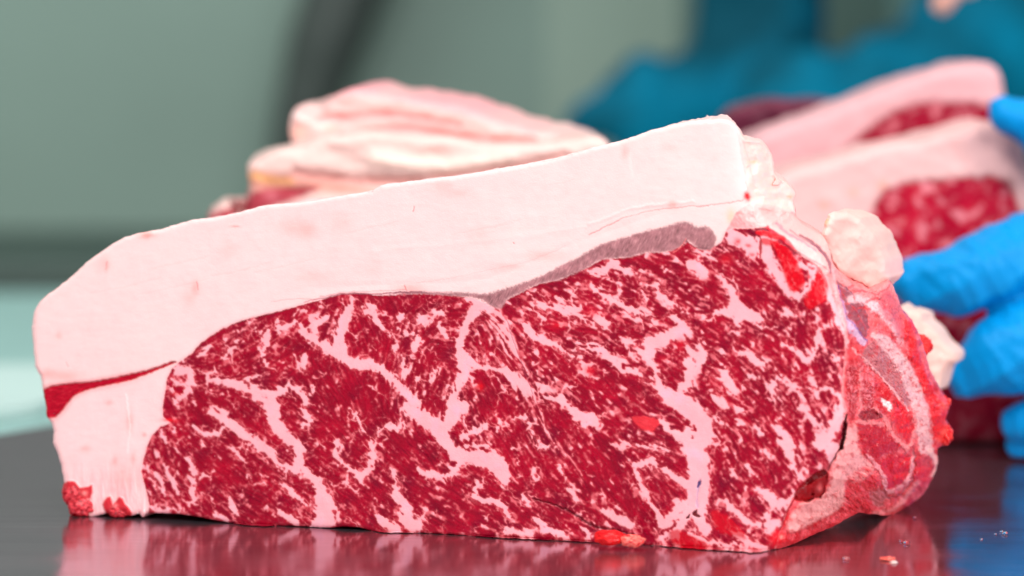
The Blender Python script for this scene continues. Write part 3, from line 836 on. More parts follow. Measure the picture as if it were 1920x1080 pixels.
    for P, cc, al in [([(1436,426,3),(1452,436,6),(1475,452,8),(1492,470,4)],(214,40,60),.8),([(1455,418,4),(1475,436,5),(1500,450,4),(1530,470,3)],(222,120,140),.7),([(1500,440,4),(1530,460,6),(1552,486,7),(1558,510,4)],(150,70,88),.85),
        ([(1480,430,2),(1505,448,2),(1530,462,2),(1548,482,2)],(126,70,96),.7),([(1497,472,2),(1520,486,2),(1545,500,2),(1556,512,2)],(140,80,100),.7),([(1420,436,8),(1445,440,10),(1470,448,6)],(214,20,34),.9),([(1440,424,4),(1442,430,3)],(204,30,50),.9)]:
        cv.line(P, L_(*cc), 1.5, al, .2 * MM)
    cv.line([(1490,408,4),(1520,430,6),(1545,452,10),(1558,478,12)], L_(244,186,180), 4, .7, .3 * MM)
    # red pockets upper right of the eye
    cv.poly([(1425,448),(1440,446),(1470,460),(1492,485),(1505,515),(1508,535),(1497,546),(1480,544),(1474,525),(1462,490),(1448,462),(1430,458)], R1, 3, .8, .3 * MM, .9)
    cv.poly([(1532,500),(1546,516),(1552,530),(1550,560),(1530,575),(1514,580),(1508,560),(1520,540),(1530,520)], R1, 3, .75, .2 * MM, .9)
    cv.line([(1425,444,2),(1426,465,5),(1425,484,2)], L_(170,0,20), 1, .9, -.6 * MM, .9)
    for x, y, r in [(1383,452,7),(1403,460,5),(1410,478,6),(1490,520,5),(1486,532,4),(1518,520,4),(1535,545,5)]: cv.blot(x, y, r, r * .8, R1, .8)
    # purple membrane
    cv.poly([(1567,524),(1593,544),(1613,564),(1626,590),(1628,625),(1618,630),(1604,610),(1588,585),(1575,548)], L_(150,60,74), 2, .95, .3 * MM, .95)
    cv.line([(1577,545,2),(1595,570,4),(1612,595,3),(1624,618,2)], L_(205,60,66), 1.5, .8, .25 * MM, .95)
    cv.line([(1574,535,2),(1600,555,2),(1616,575,2)], L_(200,140,150), 1.5, .8, .25 * MM, .95)
    cv.poly([(1578,560),(1590,590),(1606,615),(1626,640),(1618,648),(1600,632),(1588,610)], L_(214,178,206), 2.5, .9, .1 * MM, .95)
    cv.line([(1571,534,2),(1580,570,2.5),(1592,598,2.5),(1612,622,3),(1626,640,3),(1629,655,2)], L_(120,80,150), 1.2, .8, .1 * MM, .95)
    cv.line([(1562,505,5),(1566,540,7),(1576,580,9),(1585,620,8),(1588,650,5)], L_(246,180,182), 3, .8, .3 * MM)
    # translucent grey-red skin
    cv.poly([(1613,668),(1635,640),(1650,648),(1672,668),(1690,695),(1702,725),(1708,752),(1702,765),(1682,742),(1658,715),(1635,692)], L_(196,112,118), 2.5, .95, .25 * MM, .95)
    wr = fbm(X * 1.3 + Y * .9, Y * 1.8 - X * 1.4, 9, 141, 3)
    zz = sstep(-2, 2, poly_sdf(X, Y, np.array([(1613,668),(1635,640),(1650,648),(1690,695),(1708,752),(1702,765),(1658,715)], float)))
    cv.c += (L_(150, 60, 72) - cv.c) * (zz * np.clip(wr * 1.5, 0, .7))[..., None]; cv.h += zz * wr * .5 * MM
    # pale strip with red specks, then the bright red rim
    cv.line([(1640,628,16),(1672,655,24),(1700,700,26),(1720,750,28),(1733,810,28),(1738,860,26)], L_(236,178,180), 4, .95, .4 * MM, .8)
    sp = np.clip(fbm(X, Y, 8, 151, 2) * 3 - .7, 0, 1) * sstep(-2, 4, seg_dist(X, Y, np.array([(1650,640),(1700,705),(1725,770),(1738,860)]), [22, 28, 28, 28]))
    cv.c += (L_(205, 60, 72) - cv.c) * (sp * .8)[..., None]
    cv.line([(1640,575,18),(1668,600,16),(1690,640,12)], L_(244,190,196), 4, .8, .3 * MM)
    cv.line([(1592,562,10),(1612,560,14),(1640,575,14)], L_(248,196,200), 4, .8)
    for P in [[(1590,540,3),(1610,530,4),(1628,546,2)],[(1600,548,2),(1622,545,4),(1640,552,3)],[(1622,568,3),(1640,560,5),(1655,566,3)],[(1640,556,3),(1655,545,4),(1668,535,3)],[(1612,578,3),(1630,580,3)]]: cv.line(P, L_(222,50,66), 1.5, .7, -.2 * MM)
    cv.poly([(1648,560),(1668,540),(1680,560),(1692,590),(1700,620),(1690,640),(1672,610),(1655,590)], L_(208,70,88), 5, .7)
    cv.poly([(1696,600),(1716,606),(1732,640),(1722,650),(1735,690),(1748,725),(1765,745),(1784,757),(1776,775),(1770,795),(1782,806),(1782,826),(1768,838),(1752,838),(1752,800),(1742,760),(1728,720),(1712,680),(1700,640)], L_(226,26,34), 3, .95, .5 * MM, .95)
    for x, y, r in [(1735,650,9),(1742,660,7),(1770,760,8),(1772,812,9),(1760,828,8),(1722,632,6)]: cv.blot(x, y, r, r, L_(248,110,100), .7, .5 * MM)
    # ribbed column of dark flesh
    cv.poly([(1590,680),(1604,682),(1608,720),(1606,770),(1598,790),(1588,760),(1587,715)], R2, 3, .8, -.2 * MM)
    cv.poly([(1618,715),(1634,720),(1637,750),(1640,772),(1625,778),(1616,755)], R2, 3, .8, -.2 * MM)
    net = np.abs(fbm(X, Y, 7, 161, 2)); zn = sstep(1584, 1590, X) * sstep(1642, 1636, X) * sstep(670, 690, Y) * sstep(785, 770, Y)
    cv.c += (L_(240, 130, 140) - cv.c) * (zn * sstep(.16, .04, net) * .8)[..., None]; cv.h += zn * sstep(.16, .04, net) * .25 * MM
    cv.line([(1586,650,4),(1584,690,4),(1580,730,4),(1582,760,4),(1590,790,5),(1594,830,4)], PK, 2.5, .7, .3 * MM)
    cv.line([(1612,690,4),(1614,730,5),(1612,780,5)], PK, 1.5, .8, .4 * MM)
    cv.blot(1598, 662, 14, 14, L_(224,50,58), .8); cv.blot(1642, 650, 7, 8, L_(214,50,66), .8)
    cv.line([(1598,655,3),(1620,672,3),(1650,705,4),(1682,742,5),(1704,770,5)], L_(244,170,172), 1.5, .85, .4 * MM)
    cv.poly([(1638,712),(1648,710),(1660,728),(1674,742),(1662,752),(1648,745)], R1, 3, .9, -.1 * MM, .9)
    cv.line([(1655,750,8),(1664,758,12),(1667,768,6)], L_(255,225,222), 2, .95, .4 * MM)
    cv.poly([(1676,758),(1690,752),(1704,780),(1710,800),(1704,828),(1692,820),(1680,800),(1672,778)], L_(226,22,40), 3.5, .95, .3 * MM, .95)
    cv.line([(1712,770,6),(1716,805,6),(1708,832,8),(1690,838,8)], PK, 2, .9, .4 * MM)
    cv.line([(1640,765,6),(1658,785,7),(1672,812,8),(1692,836,8),(1703,842,7)], PK, 2, .9, .5 * MM)
    cv.poly([(1610,778),(1625,770),(1648,772),(1655,783),(1638,786),(1620,790)], R3, 2, .85, -.2 * MM)
    cv.poly([(1616,800),(1640,797),(1656,802),(1672,822),(1690,838),(1682,848),(1655,852),(1640,864),(1622,856),(1614,830)], L_(190,14,40), 3, .95, .2 * MM, .95)
    cv.line([(1604,790,6),(1630,792,7),(1655,796,6)], PK, 2, .85, .4 * MM)
    # pale flesh and lower lobe
    cv.poly([(1590,800),(1606,800),(1612,850),(1640,878),(1620,900),(1600,905),(1580,900),(1560,915),(1556,890),(1570,850)], L_(250,172,170), 4, .9, .5 * MM)
    cv.poly([(1566,884),(1582,890),(1584,940),(1570,958),(1530,978),(1480,1000),(1478,975),(1500,945),(1540,935),(1556,905)], L_(252,178,174), 4, .9, .6 * MM)
    fb = fbm(X + Y * .5, Y * 2 - X, 16, 171, 3)
    zr = sstep(-4, 4, poly_sdf(X, Y, np.array([(1588,895),(1625,870),(1655,905),(1662,925),(1640,960),(1605,962),(1575,970),(1582,930)], float)))
    cv.c += (L_(222, 50, 60) - cv.c) * (zr * np.clip(.5 + fb, 0, .95))[..., None]; cv.h += zr * fb * .6 * MM
    cv.poly([(1650,862),(1680,856),(1706,850),(1706,880),(1690,908),(1668,918),(1655,892)], L_(218,18,40), 3, .95, .3 * MM, .95)
    cv.line([(1628,855,7),(1642,872,8),(1657,895,8),(1664,922,8),(1688,915,7),(1706,890,7),(1712,860,6)], L_(246,160,166), 2, .95, .5 * MM)
    cv.line([(1712,842,3),(1716,880,3),(1706,905,3),(1690,925,3),(1660,934,3)], L_(170,90,100), 1.2, .8, -.5 * MM)
    cv.poly([(1722,850),(1745,856),(1748,880),(1738,905),(1722,915),(1716,890)], L_(218,20,40), 4, .85, .3 * MM, .9)
    cv.line([(1742,846,8),(1756,866,7),(1748,894,5)], L_(252,190,184), 2, .9, .3 * MM)
    cv.line([(1720,905,8),(1700,930,10),(1675,955,9),(1640,962,6)], L_(246,150,150), 3, .8, .3 * MM)
    cv.poly([(1632,922),(1658,916),(1662,935),(1655,950),(1636,946)], L_(190,120,122), 4, .7, -.5 * MM)
    cv.poly([(1440,1006),(1470,1000),(1500,998),(1530,990),(1565,976),(1600,960),(1620,966),(1560,998),(1490,1024),(1450,1034)], L_(214,30,44), 6, .55, 0, .9)
    cv.blot(1462, 1008, 14, 12, L_(225,20,36), .9, .8 * MM, 1); cv.blot(1465, 1006, 5, 4, L_(250,150,140), .8)
    # torn fibres and flecks over the whole cut end
    fx = X + 6 * fbm(X, Y, 20, 181, 2); fy = Y + 6 * fbm(X, Y, 20, 182, 2)
    f1 = fbm(fx * 1.5 + fy * .45, fy * .55 - fx * .2, 7, 183, 3, .6); f2 = fbm(X, Y, 11, 184, 3, .6); f3 = fbm(X * 1.3, Y, 4, 185, 2)
    ez = sstep(1, 6, end_sd) * sstep(470, 560, Y)
    redness = np.clip((cv.c[..., 0] - cv.c[..., 1]) / (cv.c[..., 0] + .02), 0, 1)
    cv.c += (L_(250, 158, 158) - cv.c) * (ez * redness * np.clip((f1 - .28) * 2.2, 0, .6))[..., None]
    cv.c += (L_(206, 4, 24) - cv.c) * (ez * (1 - .4 * redness) * np.clip((f2 - .12) * 2.4, 0, .8))[..., None]
    cv.c += (L_(120, 0, 18) - cv.c) * (ez * redness * np.clip((-f1 - .2) * 2.0, 0, .6))[..., None]
    cv.c *= (1 + ez * .22 * f3)[..., None]
    cv.h += ez * (.10 * f1 + .14 * f2) * MM
    cv.w += ez * (.25 * sstep(0, .5, f2))
    # blood pocket and slit
    cv.poly([(1511,902),(1530,886),(1545,880),(1552,890),(1548,912),(1538,934),(1528,932),(1520,938),(1502,942),(1488,934),(1496,916)], L_(140,0,10), 2, .97, -1.6 * MM, 1)
    cv.poly([(1511,902),(1530,888),(1545,882),(1550,890),(1530,900),(1512,910)], L_(96,0,6), 2, .9, -1.2 * MM, 1)
    cv.blot(1537, 915, 5, 8, L_(246,120,120), .7)
    cv.line([(1588,776,2),(1584,800,6),(1577,838,7),(1574,842,2)], L_(70,2,14), 1, .97, -2.6 * MM, .8)
    cv.line([(1574,842,3),(1562,862,2.5),(1552,882,2)], L_(120,30,46), 1, .8, -.8 * MM)
    cv.line([(1492,930,3),(1480,952,2.5),(1470,975,2),(1462,995,2)], L_(160,20,36), 1, .85, -.8 * MM)
    cv.h = cv.h * (1 + 2.2 * sstep(-4, 10, X - np.interp(Y, _CB[:, 0], _CB[:, 1])) * (cv.h > -1.2 * MM))
    cv.h *= sstep(-1, 9, sd)
    cv.w = np.where(end_sd > 4, np.minimum(cv.w, .55), cv.w)
    return cv.c.clip(0.0005, .97), cv.h, cv.w, reg

beef = empty('beef_loin', (0, 1.56, 0), 'large sharp block of marbled raw beef with thick white fat cap, in front', 'beef')
OUTS = smooth_loop(OUT, 2)
jit = np.random.RandomState(3)
nn = fbm(OUTS[:, 0], OUTS[:, 1], 9, 500, 3); n2_ = fbm(OUTS[:, 0], OUTS[:, 1], 9, 511, 3)
dense = []
for i in range(len(OUTS)):
    a_, b_ = OUTS[i], OUTS[(i + 1) % len(OUTS)]; n_ = max(1, int(np.hypot(*(b_ - a_)) / 4))
    for k in range(n_): dense.append(a_ + (b_ - a_) * k / n_)
OUTS = np.array(dense); nn = fbm(OUTS[:, 0], OUTS[:, 1], 12, 500, 4, .65); n2_ = fbm(OUTS[:, 0], OUTS[:, 1], 12, 511, 4, .65)
OUTS = OUTS + np.stack([nn, n2_], -1) * 2.2
def BACK(pts, P0):
    f = sstep(1150, 1400, pts[:, 0])
    far = 1.735 + .0 * f - (-.384) * 0
    bx = .358 * (1 - f) + .03 * f; by = .934 * (1 - f) + 1.0 * f
    th = .125 * (1 - f) + .055 * f
    return np.stack([bx * th, by * th, 0 * bx], -1)
parts = make_piece(beef, OUTS, d_main, cached(paint_main),
    {1: 'fat_cap', 2: 'lower_fat', 3: 'trimmed_end', 4: 'marbled_lean', 5: 'muscle_streak', 6: 'silver_skin'},
    PITCH, BACK, .125, (.0016, 9), MEAT, 4., .0014, 16, True, 4, (.93, .90, .91))
for n_, l_ in (('fat_cap', 'thick smooth white fat layer along the top'), ('lower_fat', 'pale fat corner below the red streak'), ('marbled_lean', 'deep red lean with a dense net of white fat'), ('silver_skin', 'grey brown strip of connective tissue'), ('muscle_streak', 'thin dark red streak between two fat layers'), ('trimmed_end', 'ragged red and pink cut end')):
    if n_ in parts: parts[n_]['label'] = l_

# ---- loose flaps hanging on the end
def d_flap(px, py): return d_side(px, py, 0) * 0 + np.interp(px, [1530, 1700, 1800], [1.545, 1.578, 1.60])
def paint_flap(X, Y, sd):
    cv = Canvas(X, Y, (.74, .48, .43))
    n = fbm(X, Y, 18, 601, 4, .6); m = fbm(X, Y, 50, 602, 2)
    cv.c *= (1 + .05 * n)[..., None]; cv.h += (.6 * n + 2.0 * m) * MM
    cv.c += (L_(250, 190, 185) - cv.c) * (np.clip(m - .1, 0, 1) * .6)[..., None]
    cv.blot(1549, 412, 5, 12, L_(246, 160, 110), .8); cv.blot(1660, 500, 10, 30, L_(250, 195, 195), .4)
    return cv.c.clip(0, .97), cv.h * sstep(-1, 8, sd), cv.w, np.ones(X.shape, int)
FLAP = [(1540,442),(1545,425),(1549,411),(1558,399),(1576,399),(1598,401),(1612,408),(1624,420),(1632,428),(1644,442),(1652,456),(1657,470),(1664,487),(1664,502),(1668,520),(1660,532),(1646,544),(1637,557),(1626,542),(1610,531),(1588,524),(1572,512),(1560,492),(1548,462)]
FL = smooth_loop(FLAP, 3); FL = FL + np.stack([fbm(FL[:, 0], FL[:, 1], 14, 611, 4, .65), fbm(FL[:, 0], FL[:, 1], 14, 612, 4, .65)], -1) * 5
p = make_piece(beef, FL, d_flap, cached(paint_flap), {1: 'fat_flap'}, 2.5, (.3, .95, 0), .03, (.004, 16), MEAT, 4, .001, 6, True)
p['fat_flap']['label'] = 'upright lump of white fat at the right end'
def d_flap2(px, py): return np.interp(px, [1650, 1800], [1.665, 1.68])
def paint_flap2(X, Y, sd):
    cv = Canvas(X, Y, (.76, .52, .45)); n = fbm(X, Y, 20, 621, 3)
    cv.c *= (1 + .05 * n)[..., None]; cv.h += 1.0 * n * MM
    return cv.c.clip(0, .97), cv.h * sstep(-1, 8, sd), cv.w, np.ones(X.shape, int)
FL2 = smooth_loop([(1686,574),(1700,580),(1712,582),(1730,589),(1732,600),(1755,620),(1769,641),(1784,655),(1792,664),(1792,678),(1781,683),(1773,693),(1767,712),(1761,732),(1745,720),(1728,670),(1705,620)], 3)
p = make_piece(beef, FL2, d_flap2, cached(paint_flap2), {1: 'fat_lobe'}, 2.5, (.3, .95, 0), .02, (.003, 12), MEAT, 4, .001, 6, True)

# ---------------------------------------------------------------- lumps (noisy rounded bits)
def lump(name, loc, size, colour, parent=None, seed=0, wet=.95, n=(28, 16), rough=.35, mat=None, colour2=None):
    u = np.linspace(0, 2 * np.pi, n[0], endpoint=False); v = np.linspace(.001, np.pi - .001, n[1])
    U, Vv = np.meshgrid(u, v)
    d = np.stack([np.cos(U) * np.sin(Vv), np.sin(U) * np.sin(Vv), np.cos(Vv)], -1)
    r = 1 + rough * fbm(d[..., 0] * 2 + 7 + seed, d[..., 1] * 2 + d[..., 2] * 1.6, 1, seed, 4, .6)
    P = d * r[..., None] * np.array(size) + np.array(loc)
    P[..., 2] = np.maximum(P[..., 2], .0003)
    idx = np.arange(P[..., 0].size).reshape(U.shape); nx = np.roll(idx, -1, 1)
    F = np.stack([idx[:-1], idx[1:], nx[1:], nx[:-1]], -1).reshape(-1, 4)
    c = np.array(colour) * np.ones(P.shape); mz = np.clip(.5 + fbm(d[..., 0] * 3, d[..., 2] * 3 + d[..., 1], 1, seed + 5, 3) * 1.6, 0, 1)
    if colour2 is not None: c = c + (np.array(colour2) - c) * mz[..., None]
    return quad_mesh(name, P.reshape(-1, 3), F, c.reshape(-1, 3), np.full(P[..., 0].size, wet), mat or MEAT, parent)
for i, (px, py, d, sx, sz) in enumerate([(1764,757,1.612,.0036,.0034),(1768,814,1.612,.0036,.0044),(1728,648,1.61,.0036,.0040)]):
    q = at(px, py, d); lump('meat_shred', q, (sx * 1.1, .006, sz), L_(206, 8, 24), beef, 40 + i, .8, (44, 30), rough=.5, colour2=L_(240, 70, 66))
for i, (px, py, d, sx, sz) in enumerate([(139,930,1.6055,.0044,.0042),(153,951,1.6035,.0052,.0036),(224,960,1.5990,.0040,.0022)]):
    q = at(px, py, d); lump('meat_shred', q, (sx, .003, sz), L_(138, 3, 22), beef, 60 + i, .8, (48, 32), colour2=L_(222, 70, 80), rough=.38)

sc = empty('meat_scrap', at(1160, 1013, 1.507), 'bright red scrap of raw meat pinched under the bottom edge of the big beef block', 'meat scrap')
q = at(1144, 1008, 1.506); lump('lean_bit', q, (.0062, .005, .0028), L_(204, 6, 20), sc, 3, .9, (56, 34), .3, colour2=L_(228, 40, 40))
q = at(1186, 1014, 1.503); lump('fat_bit', q, (.0046, .004, .0022), L_(226, 40, 46), sc, 8, .9, (56, 34), .4, colour2=L_(246, 140, 126))
sc = empty('meat_crumb', at(1672, 1052, 1.475), 'tiny crumb of pink meat and white fat lying alone on the table front right', 'meat scrap')
lump('lean_bit', at(1664, 1049, 1.478), (.0028, .003, .0010), L_(232, 60, 56), sc, 13, 1, rough=.7, colour2=L_(246, 130, 110))
lump('fat_bit', at(1676, 1056, 1.47), (.0016, .002, .0008), L_(250, 215, 205), sc, 17, 1, rough=.4)

# ================================================================= blurred pieces behind
def simple_piece(nm, label, cat, outline, dep, slope, paintfn, names, thick, back=(.358, .934, 0), pitch=5, rim=(.004, 22), noise=.002, warp=3):
    O = smooth_loop(outline, 3); O = O + np.stack([fbm(O[:, 0], O[:, 1], 30, 701, 3), fbm(O[:, 0], O[:, 1], 30, 702, 3)], -1) * warp
    cx = O[:, 0].mean()
    r = empty(nm, (at(cx, 500, dep).x, dep, 0), label, cat)
    make_piece(r, O, lambda x, y: dep + (x - cx) * S0 * slope, cached(paintfn), names, pitch, back, thick, rim, MEAT_FAR, 10, noise, 8, False)
    return r
LO = [(455,420),(462,385),(468,355),(465,322),(472,306),(500,290),(522,282),(560,275),(600,262),(640,255),(700,249),(760,254),(840,258),(920,272),(1000,272),(1060,262),(1110,256),(1134,262),(1150,300),(1150,420),(900,470),(500,470),(400,440),(392,410),(408,388),(430,382)]
def paint_lo(X, Y, sd):
    cv = Canvas(X, Y, (.80, .55, .50)); n = fbm(X * .7, Y * 1.6, 60, 711, 4)
    cv.c *= (1 + .05 * n)[..., None]; cv.h += 3 * n * MM
    cv.line([(480,340,40),(560,342,30),(640,350,24),(700,360,10)], L_(206,130,112), 10, .8, -1 * MM)
    cv.line([(476,328,14),(500,336,14),(545,340,10)], L_(246,180,120), 6, .95)
    cv.poly([(400,400),(450,385),(475,360),(520,352),(570,352),(600,350),(560,372),(500,392),(420,420),(380,440)], L_(170,40,60), 5, .95, -1 * MM)
    cv.blot(510, 370, 16, 10, L_(200,110,120), .7)
    cv.line([(560,325,20),(760,345,18),(960,318,14),(1060,290,10)], L_(238,170,162), 12, .8, -4 * MM)
    cv.line([(700,300,20),(840,312,24),(960,296,16)], L_(250,222,208), 12, .7, 3 * MM)
    reg = np.where((X < 470 + 200 * sstep(330, 360, Y)) & (Y > 352 - (X - 600).clip(-200, 0) * .25), 2, 1)
    return cv.c.clip(0, .97), cv.h, cv.w, reg
slab = simple_piece('fat_slab', 'blurred slab of creamy white fat split into two layers, behind the left of the big beef block', 'beef fat', LO, 1.80, -.15, paint_lo, {1: 'lower_fat_layer', 2: 'lean_rim'}, .06, (-.06, .99, 0))
UP = [(545,262),(543,232),(552,206),(566,195),(582,196),(598,203),(606,200),(612,188),(640,173),(666,165),(690,167),(720,176),(760,182),(800,188),(870,201),(920,221),(980,240),(1030,250),(1075,262),(1080,300),(900,330),(700,330),(580,320)]
def paint_up(X, Y, sd):
    cv = Canvas(X, Y, (.78, .49, .46)); n = fbm(X * .6, Y * 2.2, 44, 721, 4); cv.c *= (1 + .10 * n)[..., None]; cv.h += 3 * n * MM
    cv.line([(600,178,16),(680,166,20),(780,186,14),(900,215,10),(1000,245,6)], L_(240,150,160), 8, .7)
    for P in [[(600,225,6),(720,215,8),(860,235,6)], [(640,258,6),(760,240,8),(900,262,8),(1000,262,6)]]: cv.line(P, L_(232,140,142), 7, .8, -4 * MM)
    cv.blot(560, 248, 16, 14, L_(248,180,160), .8); cv.blot(618, 240, 16, 5, L_(236,150,120), .7)
    cv.line([(556,215,8),(590,235,8),(625,232,6)], L_(255,232,225), 5, .8, 1 * MM)
    return cv.c.clip(0, .97), cv.h * sstep(-1, 8, sd), cv.w, np.ones(X.shape, int)
O = smooth_loop(UP, 3); O = O + np.stack([fbm(O[:, 0], O[:, 1], 24, 731, 3), fbm(O[:, 0], O[:, 1], 24, 732, 3)], -1) * 3
make_piece(slab, O, lambda x, y: 1.835 + (x - 800) * S0 * -.15, cached(paint_up), {1: 'upper_fat_layer'}, 5, (.25, .97, .05), .05, (.004, 16), MEAT_FAR, 8, .002, 8, False)

def marb_far(cv, P, base, seed, amt=.5, scale=24):
    P = smooth_loop(P, 3); d = poly_sdf(cv.wx, cv.wy, P); a = sstep(-6, 6, d)
    n = fbm(cv.X, cv.Y, scale, seed, 3, .55); f = sstep(.02, .42, n) * amt
    c = np.array(base) * (1 + .25 * fbm(cv.X, cv.Y, 60, seed + 3, 2))[..., None]
    c = c + (L_(232, 140, 150) - c) * f[..., None]
    cv.c += (c - cv.c) * a[..., None]; cv.w += (.7 - cv.w) * a; cv.h -= a * 1 * MM
    return d
NEAR = [(1440,420),(1446,350),(1462,328),(1500,316),(1560,301),(1640,276),(1720,262),(1800,241),(1848,228),(1880,232),(1908,258),(1924,300),(1950,380),(1990,600),(2000,830),(1960,830),(1880,830),(1760,830),(1650,830),(1560,780),(1490,600)]
NL = [(1630,420),(1640,385),(1662,356),(1700,342),(1760,336),(1850,330),(1884,338),(1900,360),(1920,420),(1960,600),(1985,840),(1900,900),(1640,900),(1600,700),(1640,520)]
def paint_near(X, Y, sd):
    cv = Canvas(X, Y, (.80, .47, .45)); n = fbm(X, Y, 80, 741, 3); cv.c *= (1 + .04 * n)[..., None]; cv.h += 2 * n * MM
    for x, y in [(1655,348),(1600,360),(1545,385)]: cv.blot(x, y, 9, 8, L_(244,160,120), .5)
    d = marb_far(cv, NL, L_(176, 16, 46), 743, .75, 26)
    cv.c[...] += (L_(96, 8, 30) - cv.c) * ((d > 0) * sstep(540, 640, Y) * .75)[..., None]  # lean darkens low down: darker meat, with shade under the glove painted in
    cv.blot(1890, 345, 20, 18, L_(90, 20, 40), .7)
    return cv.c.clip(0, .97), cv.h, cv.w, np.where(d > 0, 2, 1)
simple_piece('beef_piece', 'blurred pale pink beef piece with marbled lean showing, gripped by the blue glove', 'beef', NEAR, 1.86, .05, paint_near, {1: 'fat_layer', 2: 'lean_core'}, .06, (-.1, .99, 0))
FAR = [(1360,360),(1378,300),(1404,268),(1440,246),(1500,226),(1600,188),(1700,151),(1780,126),(1832,117),(1862,124),(1878,150),(1884,190),(1890,260),(1900,420),(1700,520),(1480,520),(1380,460)]
def paint_far(X, Y, sd):
    cv = Canvas(X, Y, (.74, .40, .42)); n = fbm(X, Y, 80, 751, 3); cv.c *= (1 + .05 * n)[..., None]; cv.h += 2 * n * MM
    d = marb_far(cv, [(1530,330),(1585,278),(1640,232),(1700,198),(1770,190),(1840,194),(1900,210),(1900,300),(1760,300),(1640,320)], L_(150, 14, 44), 753, .6, 26)
    return cv.c.clip(0, .97), cv.h, cv.w, np.where(d > 0, 2, 1)
simple_piece('beef_piece', 'farther blurred pink beef slab leaning up to the right, its rounded tip highest', 'beef', FAR, 1.96, .06, paint_far, {1: 'fat_layer', 2: 'lean_band'}, .05, (-.1, .99, 0))
DK = [(1352,240),(1364,214),(1395,200),(1450,188),(1500,190),(1560,190),(1600,210),(1600,300),(1400,330),(1360,300)]
def paint_dk(X, Y, sd):
    cv = Canvas(X, Y, L_(92, 30, 52)); n = fbm(X, Y, 40, 761, 3); cv.c *= (1 + .2 * n)[..., None]; cv.h += 2 * n * MM
    cv.line([(1350,220,6),(1450,196,8),(1560,196,8)], L_(140,70,90), 8, .5)
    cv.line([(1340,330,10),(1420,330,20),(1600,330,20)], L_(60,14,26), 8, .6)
    return cv.c.clip(0, .97), cv.h, cv.w, np.where(Y < 330, 1, 1)
rr = simple_piece('beef_piece', 'dark purplish beef end peeking out behind the upper left of the pink slab', 'beef', DK, 2.04, 0, paint_dk, {1: 'lean_end'}, .06, (0, 1, 0))

# ================================================================= gloved hand and person
def tubes(name, chains, voxel, mat, parent=None, smooth=6, disp=None, kind=None):
    """chains of (x, y, z, r): capsules fused into one continuous surface"""
    vs = []; fs = []
    for ch in chains:
        C_ = smooth_line(ch, 4); n = 18; rings = []
        T = np.gradient(C_[:, :3], axis=0); T /= np.linalg.norm(T, axis=1, keepdims=True)
        pts = [(C_[0, :3] - T[0] * C_[0, 3] * math.cos(a), C_[0, 3] * math.sin(a), T[0]) for a in (.05, .5, 1.0)]
        pts += [(C_[i, :3], C_[i, 3], T[i]) for i in range(len(C_))]
        pts += [(C_[-1, :3] + T[-1] * C_[-1, 3] * math.cos(a), C_[-1, 3] * math.sin(a), T[-1]) for a in (1.0, .5, .05)]
        base = len(vs)
        ref = np.array([0, 0, 1.]) if abs(T[0][2]) < .9 else np.array([0, 1., 0])
        for c, r, t in pts:
            u = np.cross(t, ref); u /= np.linalg.norm(u); v = np.cross(t, u)
            for k in range(n):
                a = 2 * math.pi * k / n; vs.append(tuple(c + r * (math.cos(a) * u + math.sin(a) * v)))
        m = len(pts)
        for i in range(m - 1):
            for k in range(n):
                a = base + i * n + k; b = base + i * n + (k + 1) % n
                fs.append((a, b, b + n, a + n))
        fs.append(tuple(base + k for k in range(n))[::-1]); fs.append(tuple(base + (m - 1) * n + k for k in range(n)))
    me = bpy.data.meshes.new(name); me.from_pydata(vs, [], fs); me.update()
    o = bpy.data.objects.new(name, me); COL.objects.link(o)
    rm = o.modifiers.new('r', 'REMESH'); rm.mode = 'VOXEL'; rm.voxel_size = voxel
    sm = o.modifiers.new('s', 'SMOOTH'); sm.iterations = smooth; sm.factor = .5
    dg = bpy.context.evaluated_depsgraph_get(); me2 = bpy.data.meshes.new_from_object(o.evaluated_get(dg))
    o.modifiers.clear(); o.data = me2; bpy.data.meshes.remove(me); me2.name = name
    n = len(me2.vertices)
    if disp is not None:
        co = np.empty(n * 3, np.float32); me2.vertices.foreach_get('co', co); co = co.reshape(-1, 3)
        nr = np.empty(n * 3, np.float32); me2.vertices.foreach_get('normal', nr); nr = nr.reshape(-1, 3)
        co = co + nr * disp(co)[:, None]
        me2.vertices.foreach_set('co', co.astype(np.float32).ravel()); me2.update()
    me2.polygons.foreach_set('use_smooth', np.ones(len(me2.polygons), bool))
    me2.materials.clear(); me2.materials.append(mat)
    if parent is not None: o.parent = parent; o.matrix_parent_inverse = Matrix.Translation(-parent.location)
    return o

def plain(name, colour, rough=.5, bump=0, scale=60, metallic=0, vary=.1, spec=.5):
    m, nt, b = newmat(name); L = nt.links.new
    tc = node(nt, 'ShaderNodeTexCoord'); n = node(nt, 'ShaderNodeTexNoise'); n.inputs['Scale'].default_value = scale; n.inputs['Detail'].default_value = 4
    L(tc.outputs['Object'], n.inputs['Vector'])
    cr = node(nt, 'ShaderNodeValToRGB'); cr.color_ramp.elements[0].position = .3; cr.color_ramp.elements[1].position = .7
    cr.color_ramp.elements[0].color = (*[c * (1 - vary) for c in colour], 1); cr.color_ramp.elements[1].color = (*[min(1, c * (1 + vary)) for c in colour], 1)
    L(n.outputs['Fac'], cr.inputs[0]); L(cr.outputs[0], b.inputs['Base Color'])
    b.inputs['Roughness'].default_value = rough; b.inputs['Metallic'].default_value = metallic; b.inputs['Specular IOR Level'].default_value = spec
    if bump:
        bp = node(nt, 'ShaderNodeBump'); bp.inputs['Strength'].default_value = 1; bp.inputs['Distance'].default_value = bump
        L(n.outputs['Fac'], bp.inputs['Height']); L(bp.outputs[0], b.inputs['Normal'])
    return m
GLOVE = plain('blue_nitrile', (.0, .25, .60), .42, 0, 60, vary=.05, spec=.12)
